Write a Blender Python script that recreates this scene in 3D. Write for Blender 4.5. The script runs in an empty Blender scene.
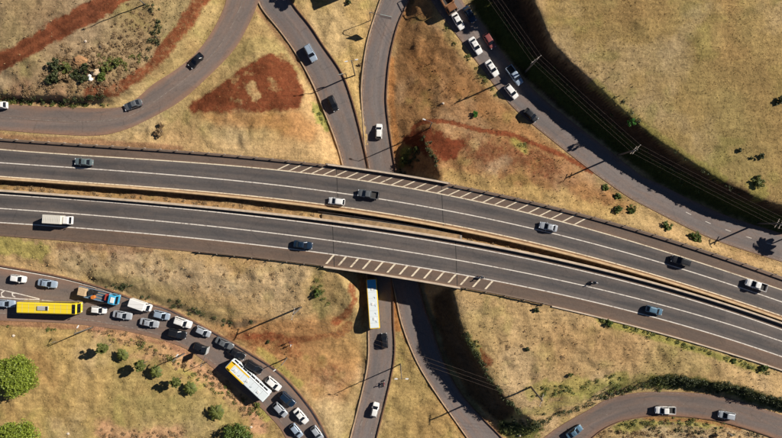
import bpy, math, random
import numpy as np
from mathutils import Vector, Matrix, noise as mnoise
random.seed(7); rng = np.random.default_rng(7)
C = bpy.context.scene
COL = C.collection
rad = math.radians
# ------------------------------------------------------------ camera, sky, sun
H = 130.0                      # flying height of the camera (m)
S0 = 0.25                      # metres per photo pixel on the ground at z = 0
cam = bpy.data.cameras.new('camera'); co = bpy.data.objects.new('camera', cam); COL.objects.link(co)
co.location = (0, 0, H); co.rotation_euler = (0, 0, 0)
cam.sensor_width = 36; cam.lens = 36 * H / (782 * S0); cam.clip_start = 1; cam.clip_end = 12000
C.camera = co
SUN_EL = rad(30.8); SUN_D = Vector((0.917, 0.40, 0)).normalized()
w = bpy.data.worlds.new('World'); C.world = w; w.use_nodes = True
nt = w.node_tree; bg = nt.nodes['Background']
sky = nt.nodes.new('ShaderNodeTexSky'); sky.sky_type = 'NISHITA'; sky.sun_disc = False; sky.altitude = 2500; sky.air_density = .55; sky.dust_density = .2; sky.ozone_density = 1.0
sky.sun_elevation = SUN_EL; sky.sun_rotation = math.atan2(SUN_D.x, SUN_D.y)
nt.links.new(sky.outputs[0], bg.inputs[0]); bg.inputs[1].default_value = 0.05
sl = bpy.data.lights.new('sun', 'SUN'); sl.energy = 5.0; sl.angle = rad(0.5); sl.color = (1, 0.93, 0.82)
so = bpy.data.objects.new('sun', sl); COL.objects.link(so)
sd = Vector((SUN_D.x * math.cos(SUN_EL), SUN_D.y * math.cos(SUN_EL), math.sin(SUN_EL)))
so.rotation_euler = sd.to_track_quat('Z', 'Y').to_euler(); so.location = (60, 30, 80)
C.view_settings.view_transform = 'Standard'; C.view_settings.look = 'None'
C.view_settings.exposure = 0.57; C.view_settings.gamma = 1; C.view_settings.use_curve_mapping = False

# ------------------------------------------------------------ helpers
def unproj(px, py, z):
    k = S0 * (H - z) / H
    return ((px - 391) * k, -(py - 219) * k)
def tag(o, label=None, cat=None, group=None, kind=None):
    if label: o['label'] = label
    if cat: o['category'] = cat
    if group: o['group'] = group
    if kind: o['kind'] = kind
    return o
def empty(name, loc=(0, 0, 0), rz=0):
    o = bpy.data.objects.new(name, None); COL.objects.link(o); o.location = loc; o.rotation_euler = (0, 0, rz)
    o.empty_display_size = 0.3
    return o
def mesh_obj(name, verts, faces, mats, parent=None, smooth=False, mi=None):
    me = bpy.data.meshes.new(name)
    me.from_pydata([tuple(v) for v in verts], [], faces)
    if not isinstance(mats, (list, tuple)): mats = [mats]
    for m in mats: me.materials.append(m)
    if mi is not None: me.polygons.foreach_set('material_index', mi)
    if smooth: me.polygons.foreach_set('use_smooth', [True] * len(me.polygons))
    me.update()
    o = bpy.data.objects.new(name, me); COL.objects.link(o)
    if parent: o.parent = parent
    return o
def fast_mesh(name, V, F, mats, k=3, parent=None, smooth=False):
    """V (n,3) array, F (m,k) array"""
    me = bpy.data.meshes.new(name); V = np.asarray(V, dtype=np.float32); F = np.asarray(F, dtype=np.int32)
    me.vertices.add(len(V)); me.vertices.foreach_set('co', V.ravel())
    me.loops.add(F.size); me.loops.foreach_set('vertex_index', F.ravel())
    me.polygons.add(len(F)); me.polygons.foreach_set('loop_start', np.arange(0, F.size, k, dtype=np.int32))
    me.polygons.foreach_set('use_smooth', np.full(len(F), smooth))
    me.update(calc_edges=True)
    for m in (mats if isinstance(mats, (list, tuple)) else [mats]): me.materials.append(m)
    o = bpy.data.objects.new(name, me); COL.objects.link(o)
    if parent: o.parent = parent
    return o
class MB:
    def __init__(s): s.v = []; s.f = []; s.mi = []
    def add(s, vs, fs, mi=0):
        b = len(s.v); s.v += [tuple(v) for v in vs]
        for f in fs: s.f.append(tuple(b + i for i in f)); s.mi.append(mi)
        return s
    def box(s, c, d, mi=0, rz=0, taper=1.0):
        x, y, z = (q / 2 for q in d); vs = []
        for sz in (-1, 1):
            t = taper if sz > 0 else 1
            for sx, sy in ((-1, -1), (1, -1), (1, 1), (-1, 1)):
                a, b = sx * x * t, sy * y * t
                vs.append((c[0] + a * math.cos(rz) - b * math.sin(rz), c[1] + a * math.sin(rz) + b * math.cos(rz), c[2] + sz * z))
        return s.add(vs, [(3, 2, 1, 0), (4, 5, 6, 7), (0, 1, 5, 4), (1, 2, 6, 5), (2, 3, 7, 6), (3, 0, 4, 7)], mi)
    def rbox(s, c, d, r=0.05, mi=0):
        """box with chamfered vertical and top edges"""
        x, y, z = (q / 2 for q in d)
        def ring(a, b, zz, q): return [(c[0]+sx*(a-(q if k else 0)), c[1]+sy*(b-(0 if k else q)), c[2]+zz) for sx, sy, k in
            ((1,-1,1),(1,-1,0),(1,1,0),(1,1,1),(-1,1,1),(-1,1,0),(-1,-1,0),(-1,-1,1))]
        rings = [ring(x-r*.6, y-r*.6, -z, r), ring(x, y, -z + r, r), ring(x, y, z - r, r), ring(x - r*.4, y - r*.4, z - r*.35, r), ring(x - r*1.1, y - r*1.1, z, r)]
        return s.loft(rings, mi)
    def loft(s, rings, mi=0, cap=True):
        n = len(rings[0]); vs = [p for r in rings for p in r]; fs = []
        for i in range(len(rings) - 1):
            for j in range(n):
                k = (j + 1) % n
                fs.append((i * n + j, i * n + k, (i + 1) * n + k, (i + 1) * n + j))
        if cap: fs += [tuple(range(n - 1, -1, -1)), tuple((len(rings) - 1) * n + j for j in range(n))]
        return s.add(vs, fs, mi)
    def tube(s, pts, r, n=6, mi=0, cap=True):
        pts = [Vector(p) for p in pts]; rs = r if isinstance(r, (list, tuple)) else [r] * len(pts); rings = []
        for i, p in enumerate(pts):
            d = (pts[min(i + 1, len(pts) - 1)] - pts[max(i - 1, 0)]).normalized()
            a = d.cross(Vector((0, 0, 1)));
            if a.length < 0.05: a = d.cross(Vector((1, 0, 0)))
            a.normalize(); b = d.cross(a)
            rings.append([p + (a * math.cos(2 * math.pi * j / n) + b * math.sin(2 * math.pi * j / n)) * rs[i] for j in range(n)])
        return s.loft(rings, mi, cap)
    def panel(s, q, th=0.012, mi=0):
        q = [Vector(p) for p in q]; nrm = (q[1] - q[0]).cross(q[2] - q[0]).normalized() * th
        return s.add([*(p - nrm * .5 for p in q), *(p + nrm for p in q)], [(3, 2, 1, 0), (4, 5, 6, 7), (0, 1, 5, 4), (1, 2, 6, 5), (2, 3, 7, 6), (3, 0, 4, 7)], mi)
    def build(s, name, mats, parent=None, smooth=False):
        return mesh_obj(name, s.v, s.f, mats, parent, smooth, s.mi)
def dup(root, loc, rz):
    r = root.copy(); COL.objects.link(r); r.location = loc; r.rotation_euler = (0, 0, rz)
    for ch in root.children:
        c = ch.copy(); COL.objects.link(c); c.parent = r
        for g in ch.children:
            d = g.copy(); COL.objects.link(d); d.parent = c
    return r

# ------------------------------------------------------------ materials
def mat(name, col, rough=0.6, metal=0.0, coat=0.0, var=0.0, vscale=3.0):
    m = bpy.data.materials.new(name); m.use_nodes = True; nt = m.node_tree; b = nt.nodes['Principled BSDF']
    b.inputs['Roughness'].default_value = rough; b.inputs['Metallic'].default_value = metal
    b.inputs['Coat Weight'].default_value = coat
    b.inputs['Base Color'].default_value = (*col, 1)
    if var > 0:
        tc = nt.nodes.new('ShaderNodeTexCoord'); n = nt.nodes.new('ShaderNodeTexNoise'); n.inputs['Scale'].default_value = vscale; n.inputs['Detail'].default_value = 5
        r = nt.nodes.new('ShaderNodeMapRange'); r.inputs['To Min'].default_value = 1 - var; r.inputs['To Max'].default_value = 1 + var
        r.inputs['From Min'].default_value = .25; r.inputs['From Max'].default_value = .75
        mx = nt.nodes.new('ShaderNodeVectorMath'); mx.operation = 'SCALE'; mx.inputs[0].default_value = col
        nt.links.new(tc.outputs['Object'], n.inputs['Vector']); nt.links.new(n.outputs[0], r.inputs[0]); nt.links.new(r.outputs[0], mx.inputs['Scale'])
        nt.links.new(mx.outputs[0], b.inputs['Base Color'])
    return m
def N(nt, t, **kw):
    n = nt.nodes.new(t)
    for k, v in kw.items():
        if k in ('operation', 'blend_type', 'data_type', 'attribute_name', 'interpolation_type'): setattr(n, k, v)
        else: n.inputs[k].default_value = v
    return n
def road_mat(name, base, dust, dark, edge=0.0, lanes=2, trackw=0.5, streak=0.5):
    """asphalt: mottled, streaked along its length, wheel paths, dusty margins. UV = metres (along, across); attribute vf = fraction across"""
    m = bpy.data.materials.new(name); m.use_nodes = True; nt = m.node_tree; L = nt.links.new; b = nt.nodes['Principled BSDF']
    b.inputs['Roughness'].default_value = 0.85; b.inputs['Specular IOR Level'].default_value = .25
    uv = N(nt, 'ShaderNodeUVMap'); at = N(nt, 'ShaderNodeAttribute', attribute_name='vf'); geo = N(nt, 'ShaderNodeNewGeometry')
    mp = N(nt, 'ShaderNodeMapping'); mp.inputs['Scale'].default_value = (0.025, 1.1, 1); L(uv.outputs[0], mp.inputs[0])
    n1 = N(nt, 'ShaderNodeTexNoise', Scale=1.0, Detail=4.0); L(mp.outputs[0], n1.inputs['Vector'])
    mp2 = N(nt, 'ShaderNodeMapping'); mp2.inputs['Scale'].default_value = (0.12, 0.5, 1); L(uv.outputs[0], mp2.inputs[0])
    n2 = N(nt, 'ShaderNodeTexNoise', Scale=1.0, Detail=6.0, Roughness=.65); L(mp2.outputs[0], n2.inputs['Vector'])
    n3 = N(nt, 'ShaderNodeTexNoise', Scale=2.2, Detail=6.0, Roughness=.75); L(geo.outputs['Position'], n3.inputs['Vector'])
    # wheel paths: cos over each lane
    ph = N(nt, 'ShaderNodeMath', operation='MULTIPLY'); ph.inputs[1].default_value = lanes * 2 * math.pi * 1.0; L(at.outputs['Fac'], ph.inputs[0])
    cs = N(nt, 'ShaderNodeMath', operation='COSINE'); L(ph.outputs[0], cs.inputs[0])
    tr = N(nt, 'ShaderNodeMapRange'); tr.inputs['From Min'].default_value = 0.5; tr.inputs['From Max'].default_value = -1.0; tr.inputs['To Max'].default_value = trackw; L(cs.outputs[0], tr.inputs[0])
    r1 = N(nt, 'ShaderNodeMapRange'); r1.inputs['From Min'].default_value = .38; r1.inputs['From Max'].default_value = .68; r1.inputs['To Max'].default_value = streak; L(n1.outputs[0], r1.inputs[0])
    ad = N(nt, 'ShaderNodeMath', operation='ADD'); ad.use_clamp = True; L(tr.outputs[0], ad.inputs[0]); L(r1.outputs[0], ad.inputs[1])
    mx = N(nt, 'ShaderNodeMix', data_type='RGBA'); L(ad.outputs[0], mx.inputs['Factor']); mx.inputs['A'].default_value = (*base, 1); mx.inputs['B'].default_value = (*dark, 1)
    # dust: patches and the margins
    ab = N(nt, 'ShaderNodeMath', operation='SUBTRACT'); L(at.outputs['Fac'], ab.inputs[0]); ab.inputs[1].default_value = .5
    a2 = N(nt, 'ShaderNodeMath', operation='ABSOLUTE'); L(ab.outputs[0], a2.inputs[0])
    e = N(nt, 'ShaderNodeMapRange'); e.inputs['From Min'].default_value = .5 - edge - 1e-4; e.inputs['From Max'].default_value = .5; L(a2.outputs[0], e.inputs[0])
    r2 = N(nt, 'ShaderNodeMapRange'); r2.inputs['From Min'].default_value = .45; r2.inputs['From Max'].default_value = .75; r2.inputs['To Max'].default_value = .55; L(n2.outputs[0], r2.inputs[0])
    s2 = N(nt, 'ShaderNodeMath', operation='MULTIPLY_ADD'); s2.use_clamp = True; L(e.outputs[0], s2.inputs[0]); s2.inputs[1].default_value = .8 if edge > 0 else 0; L(r2.outputs[0], s2.inputs[2])
    mx2 = N(nt, 'ShaderNodeMix', data_type='RGBA'); L(s2.outputs[0], mx2.inputs['Factor']); L(mx.outputs['Result'], mx2.inputs['A']); mx2.inputs['B'].default_value = (*dust, 1)
    r3 = N(nt, 'ShaderNodeMapRange'); r3.inputs['From Min'].default_value = .25; r3.inputs['From Max'].default_value = .75; r3.inputs['To Min'].default_value = .82; r3.inputs['To Max'].default_value = 1.18; L(n3.outputs[0], r3.inputs[0])
    sc = N(nt, 'ShaderNodeVectorMath', operation='SCALE'); L(mx2.outputs['Result'], sc.inputs[0]); L(r3.outputs[0], sc.inputs['Scale'])
    vo = nt.nodes.new('ShaderNodeTexVoronoi'); vo.feature = 'DISTANCE_TO_EDGE'; vo.inputs['Scale'].default_value = 1; mp3 = N(nt, 'ShaderNodeMapping'); mp3.inputs['Scale'].default_value = (.10, .33, 1); dn = N(nt, 'ShaderNodeTexNoise', Scale=.6, Detail=4.0)
    L(uv.outputs[0], dn.inputs['Vector']); av = N(nt, 'ShaderNodeVectorMath', operation='ADD'); L(uv.outputs[0], av.inputs[0]); L(dn.outputs['Color'], av.inputs[1]); L(av.outputs[0], mp3.inputs[0]); L(mp3.outputs[0], vo.inputs['Vector'])
    cr = N(nt, 'ShaderNodeMapRange'); cr.inputs['From Max'].default_value = .022; cr.inputs['To Min'].default_value = .80; cr.inputs['To Max'].default_value = 1; L(vo.outputs['Distance'], cr.inputs[0])
    v2 = nt.nodes.new('ShaderNodeTexVoronoi'); v2.distance = 'CHEBYCHEV'; v2.inputs['Scale'].default_value = 1; mp4 = N(nt, 'ShaderNodeMapping'); mp4.inputs['Scale'].default_value = (.045, .28, 1); L(uv.outputs[0], mp4.inputs[0]); L(mp4.outputs[0], v2.inputs['Vector'])
    sx = N(nt, 'ShaderNodeSeparateColor'); L(v2.outputs['Color'], sx.inputs[0]); pr = N(nt, 'ShaderNodeMapRange'); pr.inputs['To Min'].default_value = .90; pr.inputs['To Max'].default_value = 1.08; L(sx.outputs[0], pr.inputs[0])
    m1 = N(nt, 'ShaderNodeMath', operation='MULTIPLY'); L(cr.outputs[0], m1.inputs[0]); L(pr.outputs[0], m1.inputs[1]); s3 = N(nt, 'ShaderNodeVectorMath', operation='SCALE'); L(sc.outputs[0], s3.inputs[0]); L(m1.outputs[0], s3.inputs['Scale'])
    L(s3.outputs[0], b.inputs['Base Color'])
    return m
M_HWY = road_mat('highway_asphalt', (.124, .106, .098), (.16, .122, .102), (.072, .066, .066), 0, 2, .65, .7)
M_SHO = road_mat('shoulder_asphalt', (.130, .094, .074), (.19, .118, .08), (.100, .074, .062), .18, 1, .0, .5)
M_LOW = road_mat('ramp_asphalt', (.185, .156, .146), (.24, .145, .10), (.135, .118, .115), .16, 2, .35, .5)
M_LOWD = road_mat('ramp_asphalt_dusty', (.175, .136, .118), (.24, .14, .095), (.130, .107, .099), .19, 2, .35, .6)
def worn_paint(name, col, under, wear=.42):
    m = bpy.data.materials.new(name); m.use_nodes = True; nt = m.node_tree; L = nt.links.new; b = nt.nodes['Principled BSDF']; b.inputs['Roughness'].default_value = .8
    g = N(nt, 'ShaderNodeNewGeometry'); n = N(nt, 'ShaderNodeTexNoise', Scale=1.6, Detail=7.0, Roughness=.7); L(g.outputs['Position'], n.inputs['Vector'])
    r = N(nt, 'ShaderNodeMapRange'); r.inputs['From Min'].default_value = wear - .06; r.inputs['From Max'].default_value = wear + .12; L(n.outputs[0], r.inputs[0])
    mx = N(nt, 'ShaderNodeMix', data_type='RGBA'); L(r.outputs[0], mx.inputs['Factor']); mx.inputs['A'].default_value = (*under, 1); mx.inputs['B'].default_value = (*col, 1); L(mx.outputs['Result'], b.inputs['Base Color'])
    return m
M_LINE = worn_paint('road_paint', (.68, .62, .55), (.26, .21, .18), .38)
M_LINEY = worn_paint('road_paint_yellowed', (.70, .60, .45), (.26, .19, .13), .38)
M_LINEF = worn_paint('faded_road_paint', (.30, .26, .22), (.13, .105, .09), .5)
M_CONC = mat('barrier_concrete', (.50, .40, .30), .85, var=.25, vscale=.8)
M_CONCY = mat('dusty_barrier_concrete', (.52, .36, .20), .85, var=.25, vscale=.8)
M_CONCD = mat('bridge_concrete', (.24, .21, .18), .9, var=.3, vscale=.5)
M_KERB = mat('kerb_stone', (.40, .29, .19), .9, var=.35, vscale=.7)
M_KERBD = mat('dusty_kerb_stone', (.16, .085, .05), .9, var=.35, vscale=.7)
M_RAIL = mat('galvanised_rail', (.20, .15, .11), .6, .2, var=.3, vscale=1)
M_STEEL = mat('pole_steel', (.14, .13, .12), .5, .3)
M_POLE = mat('pole_concrete', (.11, .095, .08), .85, var=.15)
M_WOOD = mat('crossarm_timber', (.26, .21, .17), .9, var=.2)
M_WIRE = mat('wire', (.10, .07, .055), .8)
M_GLASS = mat('car_glass', (.008, .010, .014), .12)
M_RUB = mat('tyre_rubber', (.012, .012, .012), .9)
M_RIM = mat('wheel_rim', (.35, .35, .36), .35, .7)
M_HEAD = mat('headlight_lens', (.6, .62, .65), .15)
M_TAIL = mat('tail_light_lens', (.28, .01, .008), .2)
M_TRIM = mat('black_trim', (.02, .02, .022), .6)
M_CHAS = mat('chassis', (.03, .028, .027), .8)
M_PLATE = mat('number_plate', (.4, .4, .4), .5)
PAINT = {}
def paint(name, col, metal=.0, rough=.35):
    if name not in PAINT: PAINT[name] = mat('paint_' + name, col, rough, metal, .5)
    return PAINT[name]
paint('white', (.74, .73, .71)); paint('silver', (.42, .45, .49), .25); paint('pale blue', (.34, .42, .52), .25); paint('grey', (.13, .14, .15), .2)
paint('black', (.010, .011, .014)); paint('dark blue', (.010, .026, .055), .2); paint('steel blue', (.10, .19, .27), .3); paint('red', (.42, .12, .10)); paint('dusky red', (.22, .06, .055))
paint('green grey', (.16, .21, .22), .25); paint('sky blue', (.05, .33, .55)); paint('yellow', (.80, .60, .03)); paint('brown', (.20, .09, .04)); paint('cream', (.62, .58, .5))
paint('bus white', (.70, .76, .78)); paint('amber', (.82, .52, .03)); paint('roof shade blue', (.05, .42, .75)); paint('green', (.03, .28, .07))

# ------------------------------------------------------------ alignment of the highway (photo pixels, deck level 7 m)
ZH = 7.0
def fit(pts, deg=4):
    a = np.array(pts, float); c = np.polyfit((a[:, 0] - 391) / 400, a[:, 1], deg)
    def f(x):
        x = np.asarray(x, float); xc = np.clip(x, -10, 792); y = np.polyval(c, (xc - 391) / 400)
        d = np.polyval(np.polyder(c), (xc - 391) / 400) / 400
        return y + d * (x - xc)
    return f
nGuard = fit([(0,139),(50,142.4),(100,146),(200,153),(310,163),(400,175.4),(490,194),(570,211),(658,235),(735,262),(782,277)])
nOut = fit([(0,149.3),(100,156.5),(200,163.2),(300,171.6),(390,186),(451,196),(514,209.5),(582,226.6),(658.7,249.6),(735.4,275.2),(782,289.5)])
nMid = fit([(0,162.5),(100,169.8),(200,177.2),(300,187),(390,201),(451,211.8),(590,242),(658.7,262.4),(735.4,286.2),(782,302)])
nIn = fit([(0,176.4),(100,183.2),(150,187.4),(250,195.3),(280,199.2),(380,213.2),(480,230),(580,254.1),(680,282.7),(782,316)])
nBar = fit([(0,178.4),(100,185.3),(150,190),(250,197.6),(280,201.8),(380,216.8),(480,233.5),(580,257.5),(682,286),(782,319.6)])
sBar = fit([(0,190.7),(100,197.9),(150,203),(250,210.4),(280,215.3),(380,227.9),(480,244.2),(580,264.4),(680,290.6),(782,323.4)])
sIn = fit([(0,194.5),(100,201.3),(150,206.2),(250,215.4),(280,219.2),(390,234.3),(480,248.8),(543,262.4),(580,271),(680,296),(782,330)])
sMid = fit([(0,208.3),(100,216),(150,220.3),(250,229.9),(390,249.5),(582,285),(720,321.8),(782,341.5)])
sOut = fit([(0,222.5),(100,230),(200,238.1),(328,254.3),(390,262.6),(492.3,280.3),(590,300.8),(685.6,326.5),(782,356.7)])
sEdge = fit([(0,235),(100,243.5),(200,251.5),(276.7,259.7),(333,266.8),(400,277),(454,285.8),(533,301.6),(590,314),(637,326),(709.9,346.5),(782,369.5)])
# lower roads: (left edge, right edge) in photo pixels with the level z, and the material
ROADS = {
 'A': dict(l=[(-12,103.5),(0,104),(60,107),(115,107.5),(135,99),(153,84),(175,70),(196,53),(212,32),(224,8),(228,-8)],
           r=[(-12,129),(0,130),(50,134),(97,135.5),(125,130),(150,119),(179,102.5),(203,82),(233,51),(248,26),(257,6),(262,-8)], z=[6.8,6.8,6.6,6.4,6,5.4,4.8,4.2,3.7,3.4,3.2], m='d'),
 'B': dict(l=[(256,-8),(262,8),(280,30),(297,54),(313,83),(325,112),(336,140),(343,164),(355,215),(368,280),(369,331),(367.5,370),(351,438),(348,450)],
           r=[(287,-8),(293,5),(310,26),(323,46),(342,74),(353,105),(362,140),(368,167),(379,220),(391,280),(393,320),(393,364),(376,438),(373,450)], z=[3,2.8,2,1.4,.8,.3,.1,0,0,0,0,0,.3,.4], m='n'),
 'C': dict(l=[(384,-8),(381,0),(371,30),(366,51),(362,85),(363,112),(368,166),(382,230),(397,300),(403,326),(417,361),(436,392.5),(468,438),(476,450)],
           r=[(411,-8),(409,0),(398,23),(390,54),(386.5,85),(386.7,112),(395.7,173),(407,230),(422,300),(431,326),(443,361),(463,397),(502,438),(511,450)], z=[.6,.5,.3,.2,.1,0,0,0,0,0,0,.2,.4,.5], m='n'),
 'D': dict(l=[(425,-10),(431,0),(437,10),(459,38),(480,66),(502,95),(518,112),(543,133),(590,170),(628,197),(643,205),(710,238),(782,262),(800,268)],
           r=[(455,-10),(462,0),(467,8),(481,22),(500,50),(523,78),(540,96),(561,113),(606,148),(642,176),(657,183),(722,214),(790,236),(808,242)], z=[3,3,3,3.2,3.3,3.5,3.7,4,4.6,5,5.2,5.7,6.1,6.2], m='n'),
 'E': dict(l=[(527,454),(545,437),(565,423),(590,409),(608,399),(643,392),(697,393),(735,400),(782,415),(800,422)],
           r=[(573,454),(592,437),(604,428),(620,421),(640,417),(659,415),(705,418),(740,426),(776,438),(790,446)], z=[2.2,2.2,2.4,2.7,3,3.4,3.8,4.1,4.5,4.6], m='d'),
 'F': dict(l=[(-12,263),(0,266),(56,276),(102,288),(138,301),(168,309),(191,320),(230,341),(251,354),(282,375),(312,410),(327,438),(332,450)],
           r=[(-12,320),(0,320.5),(60,323),(100,327),(135,333),(168,342),(191,352),(213,368),(232,383),(262,409),(280,428),(287,440),(295,454)], z=[5.8,5.8,5.4,5,4.6,4.2,3.8,3,2.6,2.2,1.8,1.5,1.4], m='d'),
}
def catmull(P, n):
    P = np.array(P, float); P = np.vstack([2*P[0]-P[1], P, 2*P[-1]-P[-2]]); out = []
    k = len(P) - 3
    for t in np.linspace(0, k - 1e-6, n):
        i = int(t); u = t - i; a, b, c, d = P[i:i+4]
        out.append(.5*((2*b)+(-a+c)*u+(2*a-5*b+4*c-d)*u*u+(-a+3*b-3*c+d)*u**3))
    return np.array(out)
def resample(P, n):
    s = np.r_[0, np.cumsum(np.hypot(*np.diff(P[:, :2], axis=0).T))]; t = np.linspace(0, s[-1], n)
    return np.stack([np.interp(t, s, P[:, k]) for k in range(P.shape[1])], 1)
def smooth_line(P, it=6):
    for _ in range(it): P[1:-1] = .25*P[:-2] + .5*P[1:-1] + .25*P[2:]
    return P
for k, R in ROADS.items():
    zz = np.array(R['z']); out = []
    for e in ('l', 'r'):
        zs = np.interp(np.linspace(0, 1, len(R[e])), np.linspace(0, 1, len(zz)), zz)
        if len(R[e]) == len(zz): zs = zz
        P = catmull([(unproj(x, y, z) + (z,)) for (x, y), z in zip(R[e], zs)], 400); P = smooth_line(resample(P, 240), 12)
        d0 = (P[0] - P[3]) / np.linalg.norm((P[0] - P[3])[:2]); d1 = (P[-1] - P[-4]) / np.linalg.norm((P[-1] - P[-4])[:2]); d0[2] = d1[2] = 0
        pre = [P[0] + d0 * q for q in range(60, 0, -2)]; post = [P[-1] + d1 * q for q in range(2, 62, 2)]
        out.append(np.vstack([pre, P, post]))
    zm = (out[0][:, 2] + out[1][:, 2]) / 2; out[0][:, 2] = zm; out[1][:, 2] = zm
    R['L'], R['R'] = out

# ------------------------------------------------------------ terrain heights: membrane through roads and break lines
GX0, GX1, GY0, GY1, GS = -170, 170, -125, 125, .5
gx = np.arange(GX0, GX1 + .1, GS); gy = np.arange(GY0, GY1 + .1, GS); NX, NY = len(gx), len(gy)
Z = np.full((NY, NX), np.nan)
def put(x, y, z):
    i = np.clip(np.round((np.asarray(y) - GY0) / GS).astype(int), 0, NY - 1); j = np.clip(np.round((np.asarray(x) - GX0) / GS).astype(int), 0, NX - 1); Z[i, j] = z
def line(pts, close=False):
    P = np.array([unproj(x, y, z) + (z,) for x, y, z in pts]); P = resample(P, int(np.hypot(*np.diff(P[:, :2], axis=0).T).sum() * 5) + 3); put(P[:, 0], P[:, 1], P[:, 2])
# plateau and field levels
for p in [(-60,0,9.5),(0,-30,9.6),(100,-40,9.2),(0,20,9.4),(60,10,9.4),(120,20,9.0),(150,5,8.8),(30,60,9.2),(80,70,9.2),(190,-30,7.5),
          (130,141,7),(200,146,6.9),(200,120,6.6),(230,95,6.0),(265,70,5.0),(290,120,5.2),(305,150,6.4),(250,140,6.7),(300,100,4.2),(250,50,4.6),
          (330,20,2.2),(350,40,1.2),(355,80,.6),(340,-20,2.5),(360,140,.1),
          (418,5,2.3),(428,22,2.8),(420,40,1.9),(425,-20,2.8),(440,80,2.4),(410,100,.8),(470,100,3.0),(500,130,4.6),(530,160,5.8),(560,180,6.3),(480,165,6.5),(620,210,6.2),(430,110,1.6),
          (700,40,13),(780,60,13.4),(640,20,12.6),(700,-60,13.5),(840,100,13.5),(760,140,12.5),(860,0,14),(600,-60,12.6),
          (50,262,6.6),(120,262,6.7),(200,270,6.8),(260,275,6.8),(300,280,6.6),(180,300,4.9),(240,312,4.4),(100,277,6.0),(150,290,5.6),
          (300,345,1.7),(330,340,1.0),(345,320,1.0),(320,380,1.2),(345,400,.5),(300,380,1.7),(270,345,2.2),
          (0,345,5.8),(50,360,5.9),(100,370,5.7),(150,400,5.2),(60,420,6.2),(0,450,6.6),(120,460,6.2),(200,430,4.4),(240,430,3.2),(200,400,4.4),(-60,400,6.5),(100,345,5.5),(170,362,4.9),
          (400,400,.4),(420,430,.5),(405,350,.1),
          (520,330,7),(560,370,7),(600,360,7.1),(640,350,7.1),(530,360,6.9),(680,355,7.1),(570,395,6.4),
          (650,440,3.8),(700,440,4.2),(620,445,3.4),(760,460,4.4)]:
    x, y = unproj(*p); put([x, x+1, x, x-1], [y, y+1, y-1, y], p[2])
# highway platform, left out where the bridges span
for pxx in np.arange(-330, 1120, 1.5):
    y0, y1 = float(nGuard(pxx)) - 4, float(sEdge(pxx)) + 4
    for py in np.arange(y0, y1, 1.5):
        f = (py - y0) / (y1 - y0)
        if 336 - 2 * f < pxx < 441 + 13 * f: continue
        x, y = unproj(pxx, py, ZH); z = ZH - .14
        if nBar(pxx) + 1.5 < py < sBar(pxx) - 1: z = 6.35
        put(x, y, z)
    for py in (float(nBar(pxx)) + 2.5, float(nBar(pxx))*.5 + .5*float(sBar(pxx)), float(sBar(pxx)) - 2):
        f = (py - y0) / (y1 - y0)
        if 336 - 2 * f < pxx < 441 + 13 * f: continue
        x, y = unproj(pxx, py, ZH); put(x, y, 6.3 if py < sBar(pxx) - 3 else 6.55)
# break lines
line([(528,-14,10.6),(533,5,10.6),(543,28,10.6),(554,48,10.6),(590,82,10.8),(611,101,10.9),(646,133,11.0),(684,159,11.2),(720,182,11.3),(751,198,11.5),(782,207,11.6),(830,222,11.6)])
line([(536,-14,10.9),(541,5,10.9),(551,26,10.9),(562,45,10.9),(597,77,11.1),(618,96,11.2),(653,127,11.3),(690,153,11.5),(726,176,11.6),(756,191,11.8),(784,200,11.9),(830,214,11.9)])
line([(518,-14,6.2),(523,8,6.2),(533,32,6.3),(545,54,6.4),(580,88,6.6),(602,108,6.9),(636,139,7.2),(676,165,7.6),(713,188,7.8),(747,203,8.2),(782,213,8.6),(830,228,8.6)])
line([(480,-14,3.9),(490,8,3.9),(504,40,4.0),(534,72,4.3),(572,105,4.6),(615,138,5.1),(665,176,5.7),(728,205,6.3),(790,226,6.8)])
line([(452,284,6.8),(456,305,6.8),(463,331,6.7),(477,357,6.6),(487,375,6.6),(502,395,6.5),(518,410,6.2),(534,419,5.6),(545,428,4)])
line([(462,290,7),(466,312,7),(473,331,6.9),(486,354,6.9),(497,372,6.8),(511,390,6.7),(526,402,6.5),(545,412,5.6)])
line([(446,300,3.6),(448,320,3.4),(457,340,3.2),(468,362,3.2),(480,382,3.2),(497,404,3.0),(514,422,2.6),(520,436,1.6)])
line([(560,410,5.8),(585,396,5.8),(607,386,6),(640,377,6.3),(670,376,6.9),(700,380,7.2),(740,387,7.4),(782,400,7.5),(830,416,7.5)])
line([(607,393,3.6),(643,386,4.0),(670,385,4.1),(697,387,4.2),(735,395,4.4),(782,409,4.8)])
line([(0,99,7.4),(40,102,7.4),(80,102,7.4),(115,101,7.2)])
line([(0,94,8.8),(60,95,8.9),(110,93,8.6),(130,88,8.0),(150,70,7.8),(170,50,7.6),(188,28,7.2),(204,0,6.8),(212,-20,6.5)])
line([(440,173,6.9),(434,160,6.2),(428,148,5.4),(424,138,4.6),(430,128,4.2),(445,130,4.9)])
line([(404,168,.3),(404,150,.3),(403,135,.3),(415,125,1.2)])
line([(414,172,1.2),(412,158,1.4),(412,146,1.6)])
line([(333,268,6.8),(338,275,6.6),(346,287,6.0),(352,297,5.2),(352,306,4.0),(344,316,2.6)])
line([(358,272,1.6),(361,290,1.3),(362,310,1.0),(360,330,.8)])
line([(60,272,6.0),(100,281,5.6),(140,293,5.1),(170,301,4.8),(200,313,4.3),(240,330,3.2)])
line([(326,163,6.4),(322,150,5.4),(318,138,4.6)])
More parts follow.
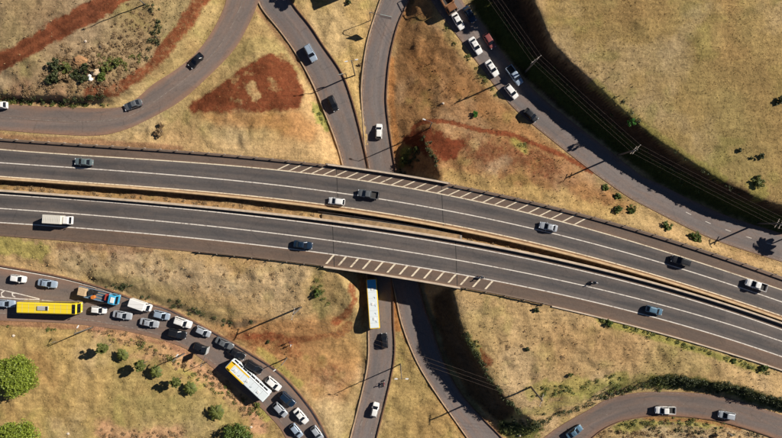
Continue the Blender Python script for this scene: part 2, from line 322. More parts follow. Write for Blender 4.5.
for k in 'ADEFCB':
    R = ROADS[k]; L_, R_ = R['L'], R['R']
    wd = np.linalg.norm((R_ - L_)[:, :2], axis=1)[:, None]; m = 1.3 / wd
    for s in np.linspace(0, 1, 44):
        q = -m + s * (1 + 2 * m); P = L_ + (R_ - L_) * q
        for a in (0, .2, .4, .6, .8):
            P2 = P[:-1] * (1 - a) + P[1:] * a; put(P2[:, 0], P2[:, 1], P2[:, 2])
known = ~np.isnan(Z)
def solve(Zc, kn, it):
    Zc = Zc.copy()
    for _ in range(it):
        P = np.pad(Zc, 1, mode='edge'); A = .25 * (P[:-2, 1:-1] + P[2:, 1:-1] + P[1:-1, :-2] + P[1:-1, 2:]); Zc = np.where(kn, Zc, A)
    return Zc
def coarse(Zf, kn):
    h, w_ = (Zf.shape[0] + 1) // 2 * 2, (Zf.shape[1] + 1) // 2 * 2
    a = np.zeros((h, w_)); b = np.zeros((h, w_)); a[:Zf.shape[0], :Zf.shape[1]] = np.where(kn, Zf, 0); b[:Zf.shape[0], :Zf.shape[1]] = kn
    sa = a[::2, ::2] + a[1::2, ::2] + a[::2, 1::2] + a[1::2, 1::2]; sb = b[::2, ::2] + b[1::2, ::2] + b[::2, 1::2] + b[1::2, 1::2]
    return np.where(sb > 0, sa / np.maximum(sb, 1), 0), sb > 0
def mg(Zf, kn):
    if min(Zf.shape) > 12: zc, kc = coarse(Zf, kn); up = mg(zc, kc); up = np.repeat(np.repeat(up, 2, 0), 2, 1)[:Zf.shape[0], :Zf.shape[1]]
    else: up = np.full(Zf.shape, Zf[kn].mean() if kn.any() else 5.)
    return solve(np.where(kn, Zf, up), kn, 90)
Z = mg(np.nan_to_num(Z), known)
hard = np.zeros(Z.shape, bool)          # paved cells keep their level; banks and crests are eased a little
Zs = Z.copy()
for _ in range(1):
    P = np.pad(Zs, 1, mode='edge'); Zs = (P[:-2,1:-1]+P[2:,1:-1]+P[1:-1,:-2]+P[1:-1,2:]+2*Zs)/6
def ground(x, y):
    fx = np.clip((np.asarray(x, float) - GX0) / GS, 0, NX - 1.001); fy = np.clip((np.asarray(y, float) - GY0) / GS, 0, NY - 1.001)
    i = fy.astype(int); j = fx.astype(int); u = fx - j; v = fy - i
    return (Z[i, j]*(1-u)*(1-v) + Z[i, j+1]*u*(1-v) + Z[i+1, j]*(1-u)*v + Z[i+1, j+1]*u*v)
def vnoise(x, y, scale, seed, octs=4, gain=.5):
    r = np.random.default_rng(seed); T = r.random((256, 256)); out = 0; amp = 1; tot = 0; fx = x / scale + 1000.3; fy = y / scale + 1000.7
    for o in range(octs):
        i = np.floor(fx).astype(int); j = np.floor(fy).astype(int); u = fx - i; v = fy - j; u = u*u*(3-2*u); v = v*v*(3-2*v); i &= 255; j &= 255; i1 = (i+1) & 255; j1 = (j+1) & 255
        out = out + amp*(T[j, i]*(1-u)*(1-v)+T[j, i1]*u*(1-v)+T[j1, i]*(1-u)*v+T[j1, i1]*u*v); tot += amp; amp *= gain; fx = fx*2.03 + 17.1; fy = fy*2.03 + 5.7
    return out / tot
# mask of paved ground (0.5 m), blurred
MS = .5; mnx = int((GX1-GX0)/MS)+1; mny = int((GY1-GY0)/MS)+1; PM = np.zeros((mny, mnx))
def putm(x, y):
    PM[np.clip(np.round((y-GY0)/MS).astype(int), 0, mny-1), np.clip(np.round((x-GX0)/MS).astype(int), 0, mnx-1)] = 1
for k, R in ROADS.items():
    for q in np.linspace(0, 1, 60):
        P = R['L'] + (R['R'] - R['L']) * q
        for a in (0, .25, .5, .75): P2 = P[:-1]*(1-a)+P[1:]*a; putm(P2[:, 0], P2[:, 1])
for pxx in np.arange(-330, 1120, 1.0):
    for a, b in ((nGuard, nBar), (sBar, sEdge)):
        py = np.arange(float(a(pxx)), float(b(pxx)), 1.0); x, y = unproj(np.full(len(py), pxx), py, ZH); putm(np.array(x), np.array(y))
PMB = PM.copy()
for _ in range(5):
    P = np.pad(PMB, 1, mode='edge'); PMB = (P[:-2,1:-1]+P[2:,1:-1]+P[1:-1,:-2]+P[1:-1,2:]+PMB)/5
_m = np.clip(PMB[:NY, :NX] * 4, 0, 1); Z[:] = Z * _m + Zs * (1 - _m)
def paved(x, y, B=None):
    B = PMB if B is None else B
    return B[np.clip(np.round((y-GY0)/MS).astype(int), 0, mny-1), np.clip(np.round((x-GX0)/MS).astype(int), 0, mnx-1)]
def rough_z(x, y):
    f = np.clip(1 - paved(x, y) * 2.5, 0, 1)
    calm = np.clip((np.asarray(y) * .8 + np.asarray(x) - 62) / 14, 0, 1) + np.clip((-np.asarray(x) - 1.1 * np.asarray(y) * -1 - 0 - 58) / 14, 0, 1) * (np.asarray(y) < -28)
    q = 1 - .6 * np.clip(calm, 0, 1); rd = 1 - np.abs(vnoise(x, y, 5.5, 8, 3) * 2 - 1)
    n = (vnoise(x, y, 9, 3, 3) - .5) * .6 * q + (vnoise(x, y, 2.4, 4, 4, .6) - .5) * .75 * q + (rd - .8) * .55 * q
    return ground(x, y) + f * n
def at(px, py, dz=0.0, z=None):
    """ground point seen at photo pixel (px, py), at height dz above the ground"""
    if z is None:
        z = 4.0
        for _ in range(12):
            x, y = unproj(px, py, z + dz); z = .5 * z + .5 * float(ground(x, y))
    x, y = unproj(px, py, z + dz)
    return x, y, z

# ------------------------------------------------------------ ground sheet
def axis(a, b, step, far):
    core = np.arange(a, b + .01, step); o = []; d = step; p = 0
    while p < far: d *= 1.25; p += d; o.append(p)
    o = np.array(o); return np.r_[(a - o)[::-1], core, core[-1] + o]
ax = axis(-116, 116, .45, 3000); ay = axis(-68, 68, .45, 3000)
X, Y = np.meshgrid(ax, ay); Zt = rough_z(X, Y)
def project(x, y, z): k = S0 * (H - z) / H; return 391 + x / k, 219 - y / k
PX, PY = project(X, Y, Zt)
def seg_dist(PX, PY, pts):
    best = np.full(PX.shape, 1e9)
    if len(pts) == 1: return np.hypot(PX - pts[0][0], PY - pts[0][1])
    for (x0, y0), (x1, y1) in zip(pts[:-1], pts[1:]):
        dx, dy = x1-x0, y1-y0; t = np.clip(((PX-x0)*dx+(PY-y0)*dy)/(dx*dx+dy*dy+1e-9), 0, 1); best = np.minimum(best, np.hypot(PX-x0-t*dx, PY-y0-t*dy))
    return best
EN = vnoise(X, Y, 3.5, 11, 4, .6) - .5; EN2 = vnoise(X, Y, 1.2, 12, 3, .6) - .5
COLR = np.zeros(X.shape + (3,))
def lin(r, g, b): return np.array([((c/255+.055)/1.055)**2.4 if c > 10 else c/255/12.92 for c in (r, g, b)])
TAN = np.array((.45,.303,.145)); GOLD = np.array((.435,.298,.118)); OLIVE = np.array((.27,.22,.085)); RED = np.array((.120,.026,.011)); RED2 = np.array((.185,.052,.022))
BROWN = np.array((.27,.135,.055)); ORANGE = np.array((.40,.17,.055)); GREEN = np.array((.15,.17,.035)); YGREEN = np.array((.32,.30,.07)); PALE = np.array((.50,.38,.24)); DARK = np.array((.075,.055,.035)); PINK = np.array((.46,.24,.15)); DIRT = np.array((.21,.11,.06))
COLR[:] = TAN
SOIL = np.zeros(X.shape); SOILC = np.zeros(X.shape + (3,)) + RED      # bare red earth: how much, and which red
def lay(c, f):
    if c[0]/c[1] > 2.9: SOIL[:] = SOIL*(1-f) + f; SOILC[:] = SOILC*(1-f[..., None]) + c*f[..., None]
    else: COLR[:] = COLR*(1-f[..., None]) + c*f[..., None]; SOIL[:] = SOIL*(1-f)
def brush(c, pts, r, st=1.0, soft=.35, rag=.7):
    d = seg_dist(PX, PY, pts) + (EN * 2.4 + EN2 * 1.9) * r * rag
    f = np.clip((r - d) / (r * soft) + .5, 0, 1) * st
    lay(c, f)
def poly(c, P, st=1.0, edge=3, rag=5):
    ins = np.zeros(PX.shape, bool); n = len(P); qx = PX + EN * rag * 2.5; qy = PY + EN2 * rag * 2.5
    for i in range(n):
        (x0, y0), (x1, y1) = P[i], P[(i+1) % n]
        cnd = ((y0 > qy) != (y1 > qy)) & (qx < (x1-x0)*(qy-y0)/((y1-y0) or 1e-9)+x0); ins ^= cnd
    f = ins.astype(float)
    for _ in range(edge): Q = np.pad(f, 1, mode='edge'); f = (Q[:-2,1:-1]+Q[2:,1:-1]+Q[1:-1,:-2]+Q[1:-1,2:]+f)/5
    f = f * st; lay(c, f)
# fields
poly(GOLD*.78, [(530,-300),(2000,-300),(2000,260),(782,205),(720,180),(646,130),(590,80),(545,25)], 1)
poly(np.array((.29,.20,.115)), [(-300,-200),(240,-200),(190,20),(150,70),(120,92),(-300,98)], .9, 8, 12)
poly(BROWN*1.0, [(400,-100),(425,-10),(450,40),(500,100),(560,150),(640,210),(600,215),(480,190),(425,175),(398,170),(390,110),(396,40)], .88, 6, 6); brush(DIRT*1.15, [(470,150),(520,158),(560,172)], 14, .55, 1.)
poly(GOLD*.86+TAN*.05, [(-300,318),(0,318),(100,328),(165,345),(230,390),(290,450),(250,900),(-500,900)], 1, 4)
poly(GOLD, [(295,-60),(380,-60),(366,40),(362,100),(368,165),(360,140),(345,80),(315,30)], .8, 3)
poly(GOLD*.9, [(397,332),(404,335),(418,362),(466,438),(470,500),(350,500),(380,438),(393,364)], .9, 3)
poly(BROWN*.9+ORANGE*.25, [(205,322),(345,316),(362,340),(360,370),(345,400),(318,402),(290,376),(250,350)], .75, 8)
poly(TAN*.95, [(455,288),(640,330),(782,372),(782,394),(700,374),(607,386),(540,420),(500,395),(465,330)], .8, 4)
# natural drifts of colour
D1 = vnoise(X, Y, 26, 21, 4); D2 = vnoise(X, Y, 11, 22, 4); D3 = vnoise(X, Y, 4, 23, 3)
def drift(c, D, lo, hi, st): f = np.clip((D - lo)/(hi - lo), 0, 1)[..., None]*st; COLR[:] = COLR*(1-f) + c*f
drift(OLIVE, D1, .5, .68, .45); drift(PALE, D2, .55, .72, .28); drift(GREEN*1.2, D3, .62, .8, .25); drift(BROWN, 1 - D2, .55, .72, .25)
# red earth
brush(RED2, [(-40,80),(0,62),(35,43),(70,22),(105,5),(135,-14)], 9.5, .95, .4, .35)
brush(RED*.8, [(0,58),(40,36),(80,14),(110,-2)], 2.2, .6, .7, .5); brush(RED*.8, [(0,69),(40,46),(80,23),(118,-2)], 2.2, .6, .7, .5); brush(TAN*.8, [(150,0),(158,22),(150,45)], 6, .5, 1.)
brush(RED2, [(90,92),(115,88),(135,78),(155,62),(165,48),(182,28),(205,-4)], 7.5, .8, .5, .45)
brush(DIRT, [(0,100),(50,102),(95,99)], 3, .8)
for p, r, s in (((20,90),10,.5),((60,92),8,.4),((110,80),8,.35)): brush(PINK*.7, [p], r, s, 1.2)
poly(RED*1.1, [(203,97),(228,78),(262,56),(283,51),(292,66),(304,92),(300,110),(262,113),(230,114),(193,113),(188,106)], .95, 1, 2.5)
brush(TAN*.9, [(252,88),(256,95)], 5.5, .62, .6, 1.1); brush(TAN*.85, [(271,80),(275,90)], 3.5, .45, 1.3, 1.2); brush(TAN*.85, [(240,102),(232,98)], 3, .35, .9, 1.2); brush(BROWN, [(235,82),(245,74)], 5, .5, .9, 1.2)
poly(ORANGE*.75, [(190,112),(300,110),(318,128),(310,145),(262,128),(215,124)], .6, 5)
brush(GREEN*1.3, [(316,108),(322,118),(326,128)], 4, .7)
brush(TAN*1.05, [(140,138),(180,142),(250,150),(310,158)], 7, .5, .8)
brush(OLIVE, [(232,60),(245,48),(262,42),(280,52)], 8, .5, .8); brush(DIRT, [(258,10),(285,43),(305,72),(326,112)], 2.2, .75, .5, .4)
brush(RED2*1.1, [(413,128),(421,122.5),(432,120.5),(450,122),(480,130),(510,134),(540,146),(565,156),(592,172)], 2.4, .95, .5, .25)
brush(RED, [(416,140),(432,140),(450,150)], 12, .9, .5, .5); brush(RED*1.2, [(450,150),(480,148),(520,155),(545,168)], 13, .5, 1.0)
brush(ORANGE, [(392,60),(391,100),(395,130),(399,165)], 3.5, .8, .6, .4)
brush(PALE*.9, [(495,168),(505,160)], 6, .4, 1.); brush(TAN, [(475,143)], 5, .7, .8); brush(YGREEN, [(515,142),(525,150)], 4, .6, .8)
brush(GOLD, [(450,178),(500,188),(560,200),(610,213)], 8, .7, .8)
brush(GOLD*.9, [(438,16),(452,40),(470,62),(495,92)], 4.5, .6, .6); brush(GREEN*1.2, [(402,162),(408,150)], 5, .8, .5)
brush(ORANGE*.8, [(420,60),(440,90),(470,110)], 14, .35, 1.2)
# ground along the highway
brush(DIRT*1.3, [(0,136.5),(60,140),(120,144),(180,148)], 3, .8, .5, .3)
brush(DARK*1.3, [(x, float(nBar(x))+4) for x in range(-20,800,20)], 2.6, .9, .5, .4); brush(BROWN*.9, [(x, float(sBar(x))-3.2) for x in range(-20,800,20)], 3, .55, .6, .6); brush(DIRT, [(60,246),(110,249),(150,250)], 3.5, .8, .6); brush(DIRT*1.2,[(112,253),(130,256)],5,.7)  # dark strip in the soil colour deepens the upper median barrier's shadow
brush(YGREEN, [(5,245),(40,252)], 8, .6); brush(PALE, [(70,262),(160,272),(220,282)], 14, .45, 1.)
brush(YGREEN*.9, [(200,250),(270,257),(325,265)], 2, .7, .5, .3)
brush(DARK*1.6, [(98,281),(130,290),(160,300),(200,313),(235,325),(255,322)], 4, .8, .6, .7); brush(OLIVE*.8, [(98,274),(160,292),(230,316)], 9, .4, .8)
brush(ORANGE*.8, [(102,290.5),(140,304),(168,312.5),(200,328),(230,346)], 2.5, .7, .5, .3)
brush(PALE, [(250,285),(300,272)], 14, .35, 1.); brush(OLIVE, [(316,292),(322,308)], 8, .75, .6); brush(RED2*1.2, [(352,285),(354,300),(348,313),(335,322)], 4, .7, .6)
brush(RED2*1.15, [(228,338),(262,336),(300,340),(340,334),(350,325)], 4.5, .55, .7); brush(RED2*1.1, [(255,338),(290,348)], 11, .45, .8); brush(RED2*1.2, [(320,372),(330,376)], 13, .4, 1.)
brush(YGREEN, [(262,352),(285,372),(300,386)], 4, .5)
brush(ORANGE*.9, [(393,290),(395,312),(398,328)], 3, .9); brush(ORANGE*.8, [(404,334),(418,362),(437,395),(468,440)], 2, .8, .5, .3)
brush(GREEN*1.25, [(470,345),(478,352)], 6, .5); brush(RED*1.3, [(484,352),(486,362)], 4.5, .7); brush(YGREEN, [(530,392),(580,388),(620,380)], 8, .5)
brush(GREEN*1.2, [(500,420),(560,405),(610,385),(650,378)], 5, .4, .9); brush(YGREEN*.9, [(600,320),(650,335),(705,352),(760,370)], 3.5, .8, .6, .4)
brush(GREEN*.5, [(655,381),(700,384),(740,391),(785,407)], 6, .9, .5, .5); brush(YGREEN*.8, [(620,428),(660,421),(720,424)], 5, .7)
brush(BROWN*1.1, [(645,418),(705,421),(740,429)], 2.2, .9, .5, .3); brush(PALE*.9, [(650,435),(700,440)], 9, .5)
brush(DARK*1.4, [(600,395),(630,391)], 2, .5)
brush(DIRT*1.7, [(0,322),(60,326),(110,329),(168,345),(191,355)], 3, .9, .5, .3)
brush(YGREEN, [(110,335),(160,352),(200,380)], 7, .6, .6, .6); brush(PINK, [(98,328),(150,348),(180,362),(215,378),(240,402),(258,420)], 8.5, .65, .8, .9); brush(YGREEN, [(258,405),(266,418)], 4, .7)
brush(BROWN*1.1, [(40,360),(50,380)], 10, .3, 1.); brush(PINK*1.05, [(105,432),(140,440),(175,432)], 9, .55, .9); brush(OLIVE*.9, [(150,405),(190,412),(230,415)], 14, .5, 1.)
# shaded cut: soil and green verge coloured darker to deepen its shade
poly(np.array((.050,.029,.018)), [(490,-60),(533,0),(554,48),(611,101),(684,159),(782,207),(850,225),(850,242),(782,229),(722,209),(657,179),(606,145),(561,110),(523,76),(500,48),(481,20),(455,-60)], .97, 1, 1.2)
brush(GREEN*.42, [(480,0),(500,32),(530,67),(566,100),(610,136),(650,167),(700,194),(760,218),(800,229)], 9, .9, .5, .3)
poly(np.array((.055,.034,.020)), [(452,286),(463,331),(487,375),(518,410),(500,425),(468,395),(447,360),(436,326),(430,296)], .9, 2, 2); brush(DARK*1.2, [(450,330),(470,370),(495,405)], 6, .5)  # bank below the bridge: its shade is put into the soil colour
brush(GREEN, [(504,428),(520,434),(535,430)], 7, .8); brush(YGREEN*.9, [(596,84),(617,103),(650,130),(690,157),(725,180)], 3.5, .5)
for p, r, s in (((605,3),9,.5),((692,10),9,.55),((640,27),8,.35),((755,12),9,.45),((615,76),6,.4),((660,60),14,.25),((745,30),12,.25)): brush(OLIVE*.75, [p], r, s, 1.1)
brush(PALE, [(665,60),(690,25),(712,6)], 6, .22, 1.4, 1.2); brush(YGREEN, [(752,186),(762,194)], 7, .5)
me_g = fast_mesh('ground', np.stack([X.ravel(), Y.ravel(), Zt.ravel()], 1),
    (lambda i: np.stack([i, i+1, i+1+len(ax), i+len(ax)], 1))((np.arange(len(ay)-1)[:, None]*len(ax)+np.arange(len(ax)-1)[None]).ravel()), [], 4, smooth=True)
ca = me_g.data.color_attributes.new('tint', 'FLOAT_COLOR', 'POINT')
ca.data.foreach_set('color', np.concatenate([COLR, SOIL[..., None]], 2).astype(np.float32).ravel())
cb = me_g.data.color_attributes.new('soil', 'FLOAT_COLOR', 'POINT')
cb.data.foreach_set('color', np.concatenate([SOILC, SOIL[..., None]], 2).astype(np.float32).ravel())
def ground_mat():
    m = bpy.data.materials.new('dry_grass_and_red_soil'); m.use_nodes = True; nt = m.node_tree; L = nt.links.new; b = nt.nodes['Principled BSDF']
    b.inputs['Roughness'].default_value = .95; b.inputs['Specular IOR Level'].default_value = .1
    a = N(nt, 'ShaderNodeAttribute', attribute_name='tint'); g = N(nt, 'ShaderNodeNewGeometry')
    n1 = N(nt, 'ShaderNodeTexNoise', Scale=1.5, Detail=8.0, Roughness=.75); L(g.outputs['Position'], n1.inputs['Vector'])
    n2 = N(nt, 'ShaderNodeTexNoise', Scale=.35, Detail=6.0, Roughness=.65); L(g.outputs['Position'], n2.inputs['Vector'])
    n3 = N(nt, 'ShaderNodeTexNoise', Scale=3.5, Detail=5.0, Roughness=.8); L(g.outputs['Position'], n3.inputs['Vector'])
    r1 = N(nt, 'ShaderNodeMapRange'); r1.inputs['From Min'].default_value = .3; r1.inputs['From Max'].default_value = .7; r1.inputs['To Min'].default_value = .60; r1.inputs['To Max'].default_value = 1.36; L(n1.outputs[0], r1.inputs[0])
    r2 = N(nt, 'ShaderNodeMapRange'); r2.inputs['From Min'].default_value = .35; r2.inputs['From Max'].default_value = .65; r2.inputs['To Min'].default_value = .84; r2.inputs['To Max'].default_value = 1.12; L(n2.outputs[0], r2.inputs[0])
    mp = N(nt, 'ShaderNodeMapping'); mp.inputs['Scale'].default_value = (.10, 1.3, 1); mp.inputs['Rotation'].default_value = (0, 0, .35); L(g.outputs['Position'], mp.inputs[0]); n4 = N(nt, 'ShaderNodeTexNoise', Scale=1.0, Detail=4.0); L(mp.outputs[0], n4.inputs['Vector'])
    r4 = N(nt, 'ShaderNodeMapRange'); r4.inputs['From Min'].default_value = .35; r4.inputs['From Max'].default_value = .65; r4.inputs['To Min'].default_value = .90; r4.inputs['To Max'].default_value = 1.09; L(n4.outputs[0], r4.inputs[0])
    m0 = N(nt, 'ShaderNodeMath', operation='MULTIPLY'); L(r1.outputs[0], m0.inputs[0]); L(r4.outputs[0], m0.inputs[1])
    mu = N(nt, 'ShaderNodeMath', operation='MULTIPLY'); L(m0.outputs[0], mu.inputs[0]); L(r2.outputs[0], mu.inputs[1])
    sa = N(nt, 'ShaderNodeAttribute', attribute_name='soil'); nn = N(nt, 'ShaderNodeTexNoise', Scale=1.1, Detail=9.0, Roughness=.78); L(g.outputs['Position'], nn.inputs['Vector'])
    q1 = N(nt, 'ShaderNodeMath', operation='MULTIPLY_ADD'); L(nn.outputs[0], q1.inputs[0]); q1.inputs[1].default_value = 1.7; q1.inputs[2].default_value = -.85
    q2 = N(nt, 'ShaderNodeMath', operation='ADD'); L(q1.outputs[0], q2.inputs[0]); L(sa.outputs['Alpha'], q2.inputs[1])
    q3 = N(nt, 'ShaderNodeMapRange'); q3.inputs['From Min'].default_value = .18; q3.inputs['From Max'].default_value = .82; q3.inputs['To Max'].default_value = .93; L(q2.outputs[0], q3.inputs[0])
    sm_ = N(nt, 'ShaderNodeMix', data_type='RGBA'); L(q3.outputs[0], sm_.inputs['Factor']); L(a.outputs['Color'], sm_.inputs['A']); L(sa.outputs['Color'], sm_.inputs['B'])
    s = N(nt, 'ShaderNodeVectorMath', operation='SCALE'); L(sm_.outputs['Result'], s.inputs[0]); L(mu.outputs[0], s.inputs['Scale'])
    r3 = N(nt, 'ShaderNodeMapRange'); r3.inputs['From Min'].default_value = .56; r3.inputs['From Max'].default_value = .72; r3.inputs['To Max'].default_value = .3; L(n3.outputs[0], r3.inputs[0])
    mx = N(nt, 'ShaderNodeMix', data_type='RGBA'); L(r3.outputs[0], mx.inputs['Factor']); L(s.outputs[0], mx.inputs['A']); mx.inputs['B'].default_value = (.17, .09, .04, 1)
    L(mx.outputs['Result'], b.inputs['Base Color'])
    bp = N(nt, 'ShaderNodeBump', Strength=.9, Distance=.25); L(n1.outputs[0], bp.inputs['Height']); L(bp.outputs[0], b.inputs['Normal'])
    return m
me_g.data.materials.append(ground_mat()); tag(me_g, kind='structure')

# ------------------------------------------------------------ road surfaces
def strip(name, Lp, Rp, m, nx=5, dz=.08, kind='structure'):
    """ribbon between two matched polylines of world points"""
    Lp, Rp = np.asarray(Lp), np.asarray(Rp); n = len(Lp); q = np.linspace(0, 1, nx)
    V = Lp[:, None, :] * (1 - q)[None, :, None] + Rp[:, None, :] * q[None, :, None]; V = V.copy(); V[..., 2] += dz
    i = (np.arange(n-1)[:, None]*nx + np.arange(nx-1)[None]).ravel(); F = np.stack([i, i+nx, i+nx+1, i+1], 1)
    e1 = V[1, 0] - V[0, 0]; e2 = V[0, -1] - V[0, 0]
    if e1[0]*e2[1] - e1[1]*e2[0] < 0: F = F[:, ::-1]
    o = fast_mesh(name, V.reshape(-1, 3), F, m, 4)
    mid = (Lp + Rp) / 2; s = np.r_[0, np.cumsum(np.linalg.norm(np.diff(mid, axis=0), axis=1))]; wd = np.linalg.norm(Rp - Lp, axis=1)
    uv = np.stack([np.repeat(s, nx), (wd[:, None]*(q[None]-.5)).ravel()], 1); vf = np.tile(q, n)
    ul = o.data.uv_layers.new(name='UVMap'); ul.data.foreach_set('uv', uv[F.ravel()].astype(np.float32).ravel())
    at_ = o.data.attributes.new('vf', 'FLOAT', 'POINT'); at_.data.foreach_set('value', vf.astype(np.float32))
    if kind: o['kind'] = kind
    return o
XS = np.arange(-330, 1120, 6.0)
def hp(f, xs=XS, off=0, z=ZH):
    x, y = unproj(xs, f(xs) + off, z); return np.stack([x, y, np.full(len(xs), z)], 1)
strip('road', hp(nOut), hp(nIn), M_HWY, 9, 0)
strip('road', hp(sIn), hp(sOut), M_HWY, 9, 0)
strip('road_shoulder', hp(nGuard, off=-1), hp(nOut), M_SHO, 5, 0)
strip('road_shoulder', hp(sOut), hp(sEdge, off=.6), M_SHO, 5, 0)
strip('road_shoulder', hp(nIn), hp(nBar), mat('median_dust', (.20,.115,.06), .9, var=.3, vscale=.6), 3, 0)
strip('road_shoulder', hp(sBar), hp(sIn), M_SHO, 3, 0)
for k, R in ROADS.items():
    strip('road', R['L'], R['R'], M_LOWD if R['m'] == 'd' else M_LOW, 9, .08)
# dark expansion joints where the decks meet the embankment
M_JOINT = mat('joint_tar', (.02,.018,.016), .7)
for fa, fb, xx in ((nGuard, nBar, 336), (nGuard, nBar, 441), (sBar, sEdge, 332), (sBar, sEdge, 455)):
    q = np.linspace(0, 1, 14); ya, yb = float(fa(xx)), float(fb(xx+2)); x, y = unproj(xx + 2*q, ya + (yb-ya)*q, ZH); P = np.stack([x, y, np.full(14, ZH)], 1); P2 = P.copy(); P2[:, 0] += .16; P2 = P2
    o = strip('road_joint', P, P2, M_JOINT, 2, .006)
# painted lines
def mark(name, a, b, m, n=2, dz=.0): return strip(name, a, b, m, n, dz)
def hline(f, wpx, m, off=0): mark('road_marking', hp(f, off=off-wpx/2), hp(f, off=off+wpx/2), m, 2, .012)
hline(nOut, 1.0, M_LINEY); hline(nMid, .95, M_LINE); hline(nIn, 1.0, M_LINEY)
hline(sIn, .95, M_LINE); hline(sMid, .95, M_LINE); hline(sOut, 1.0, M_LINE)
def bars(x0, n, step, dx, f0, f1, o0, o1, wpx):
    mb = MB()
    for i in range(n):
        xa = x0 + i*step; xb = xa + dx; ya = float(f0(xa)) + o0; yb = float(f1(xb)) + o1
        q = [unproj(xa-wpx/2, ya, ZH), unproj(xa+wpx/2, ya, ZH), unproj(xb+wpx/2, yb, ZH), unproj(xb-wpx/2, yb, ZH)]
        mb.add([(p[0], p[1], ZH+.012) for p in q], [(0,1,2,3)])
    tag(mb.build('road_marking', M_LINEY), kind='structure')
bars(278, 27, 11.4, 12.5, nOut, nGuard, -.6, 2.2, 2.3); bars(333.8, 14, 12.22, -7.5, sOut, sEdge, .6, -2.2, 2.2)
def offset_line(R, q, half, idx0=0, idx1=None, dz=.1):
    L_, R_ = R['L'], R['R']; wd = np.linalg.norm((R_-L_)[:, :2], axis=1)[:, None]; c = L_ + (R_-L_)*q; d = (R_-L_)/wd*half
    s = slice(idx0, idx1); a, b = (c-d)[s].copy(), (c+d)[s].copy(); return a, b
for k, q, hf, m in (('F',.03,.11,M_LINE),('F',.86,.08,M_LINEF),('B',.06,.07,M_LINEF),('B',.93,.07,M_LINEF),('C',.05,.09,M_LINEF),('C',.94,.07,M_LINEF),('D',.06,.07,M_LINEF),('A',.5,.05,M_LINEF),('E',.06,.05,M_LINEF)):
    a, b = offset_line(ROADS[k], q, hf); mark('road_marking', a, b, m, 2, .092)
for k, q, per, m in (('D',.5,11,M_LINE),('E',.5,12,M_LINEF),('B',.5,13,M_LINEF),('C',.52,13,M_LINEF)):
    R = ROADS[k]; a, b = offset_line(R, q, .06); mb = MB()
    for i in range(20 if k != 'D' else 205, len(a)-8, per):
        for j in range(i, i+3): mb.add([(*p[:2], p[2]+.092) for p in (a[j], a[j+1], b[j+1], b[j])], [(0,1,2,3)])
    tag(mb.build('road_marking', m), kind='structure')
# painted gore with chevrons at the left of the queue road
mb = MB()
def pline(mb, pts, wpx, z=None):
    for (x0, y0), (x1, y1) in zip(pts[:-1], pts[1:]):
        d = math.hypot(x1-x0, y1-y0); nx_, ny_ = -(y1-y0)/d*wpx/2, (x1-x0)/d*wpx/2; vs = []
        for x, y in ((x0-nx_, y0-ny_), (x1-nx_, y1-ny_), (x1+nx_, y1+ny_), (x0+nx_, y0+ny_)):
            X_, Y_, Z_ = at(x, y, z=z); vs.append((X_, Y_, Z_+.096))
        mb.add(vs, [(3,2,1,0)])
pline(mb, [(-8,288),(0,289.5),(20,294),(40,299)], .9); pline(mb, [(-8,296),(0,297),(20,299),(40,299.6)], .8)
for x in (1.5, 12.5): pline(mb, [(x+3,290.5+x*.2),(x,293),(x+.5,296),(x+3,297)], 1.2)
pline(mb, [(42,300),(60,302),(80,304)], .5)
tag(mb.build('road_marking', M_LINE), kind='structure')
mb = MB(); pline(mb, [(362.5,420),(359,430)], .7); pline(mb, [(373,425),(371.5,434)], .7); pline(mb, [(360,418),(363,421)], .6)
tag(mb.build('road_marking', M_LINEF), kind='structure')
# ------------------------------------------------------------ kerbs
def kerb(name, P, q_out, w_, h, m, label, i0=0, i1=None, base=.0, cat='kerb', grp='kerbs along the lower roads'):
    """P polyline, q_out outward unit vectors"""
    P = P[i0:i1]; q = q_out[i0:i1]; rings = []
    for p, d in zip(P, q):
        a = p[:2]; b = a + d[:2]*w_; z = p[2]
        rings.append([(a[0], a[1], z-.15), (b[0], b[1], z-.15), (b[0], b[1], z+base+h-.02), (b[0]-d[0]*.03, b[1]-d[1]*.03, z+base+h), (a[0]+d[0]*.03, a[1]+d[1]*.03, z+base+h), (a[0], a[1], z+base+h-.02)])
    o = MB().loft(rings).build(name, m); tag(o, label, cat, grp); return o
def outw(R, side):
    d = R['R'] - R['L']; d = d/np.linalg.norm(d[:, :2], axis=1)[:, None]; d[:, 2] = 0; return d if side == 'R' else -d
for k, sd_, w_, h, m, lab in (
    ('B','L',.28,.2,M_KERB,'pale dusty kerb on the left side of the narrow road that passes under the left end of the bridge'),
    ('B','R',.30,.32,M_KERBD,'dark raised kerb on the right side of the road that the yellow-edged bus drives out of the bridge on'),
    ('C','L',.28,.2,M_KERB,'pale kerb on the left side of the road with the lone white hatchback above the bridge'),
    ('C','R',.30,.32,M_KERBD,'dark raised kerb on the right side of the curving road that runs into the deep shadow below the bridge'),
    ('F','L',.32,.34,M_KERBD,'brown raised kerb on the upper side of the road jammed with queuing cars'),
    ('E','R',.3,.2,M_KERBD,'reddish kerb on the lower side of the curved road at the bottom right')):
    R = ROADS[k]; kerb('kerb', R[sd_], outw(R, sd_), w_, h, m, lab, base=.08)

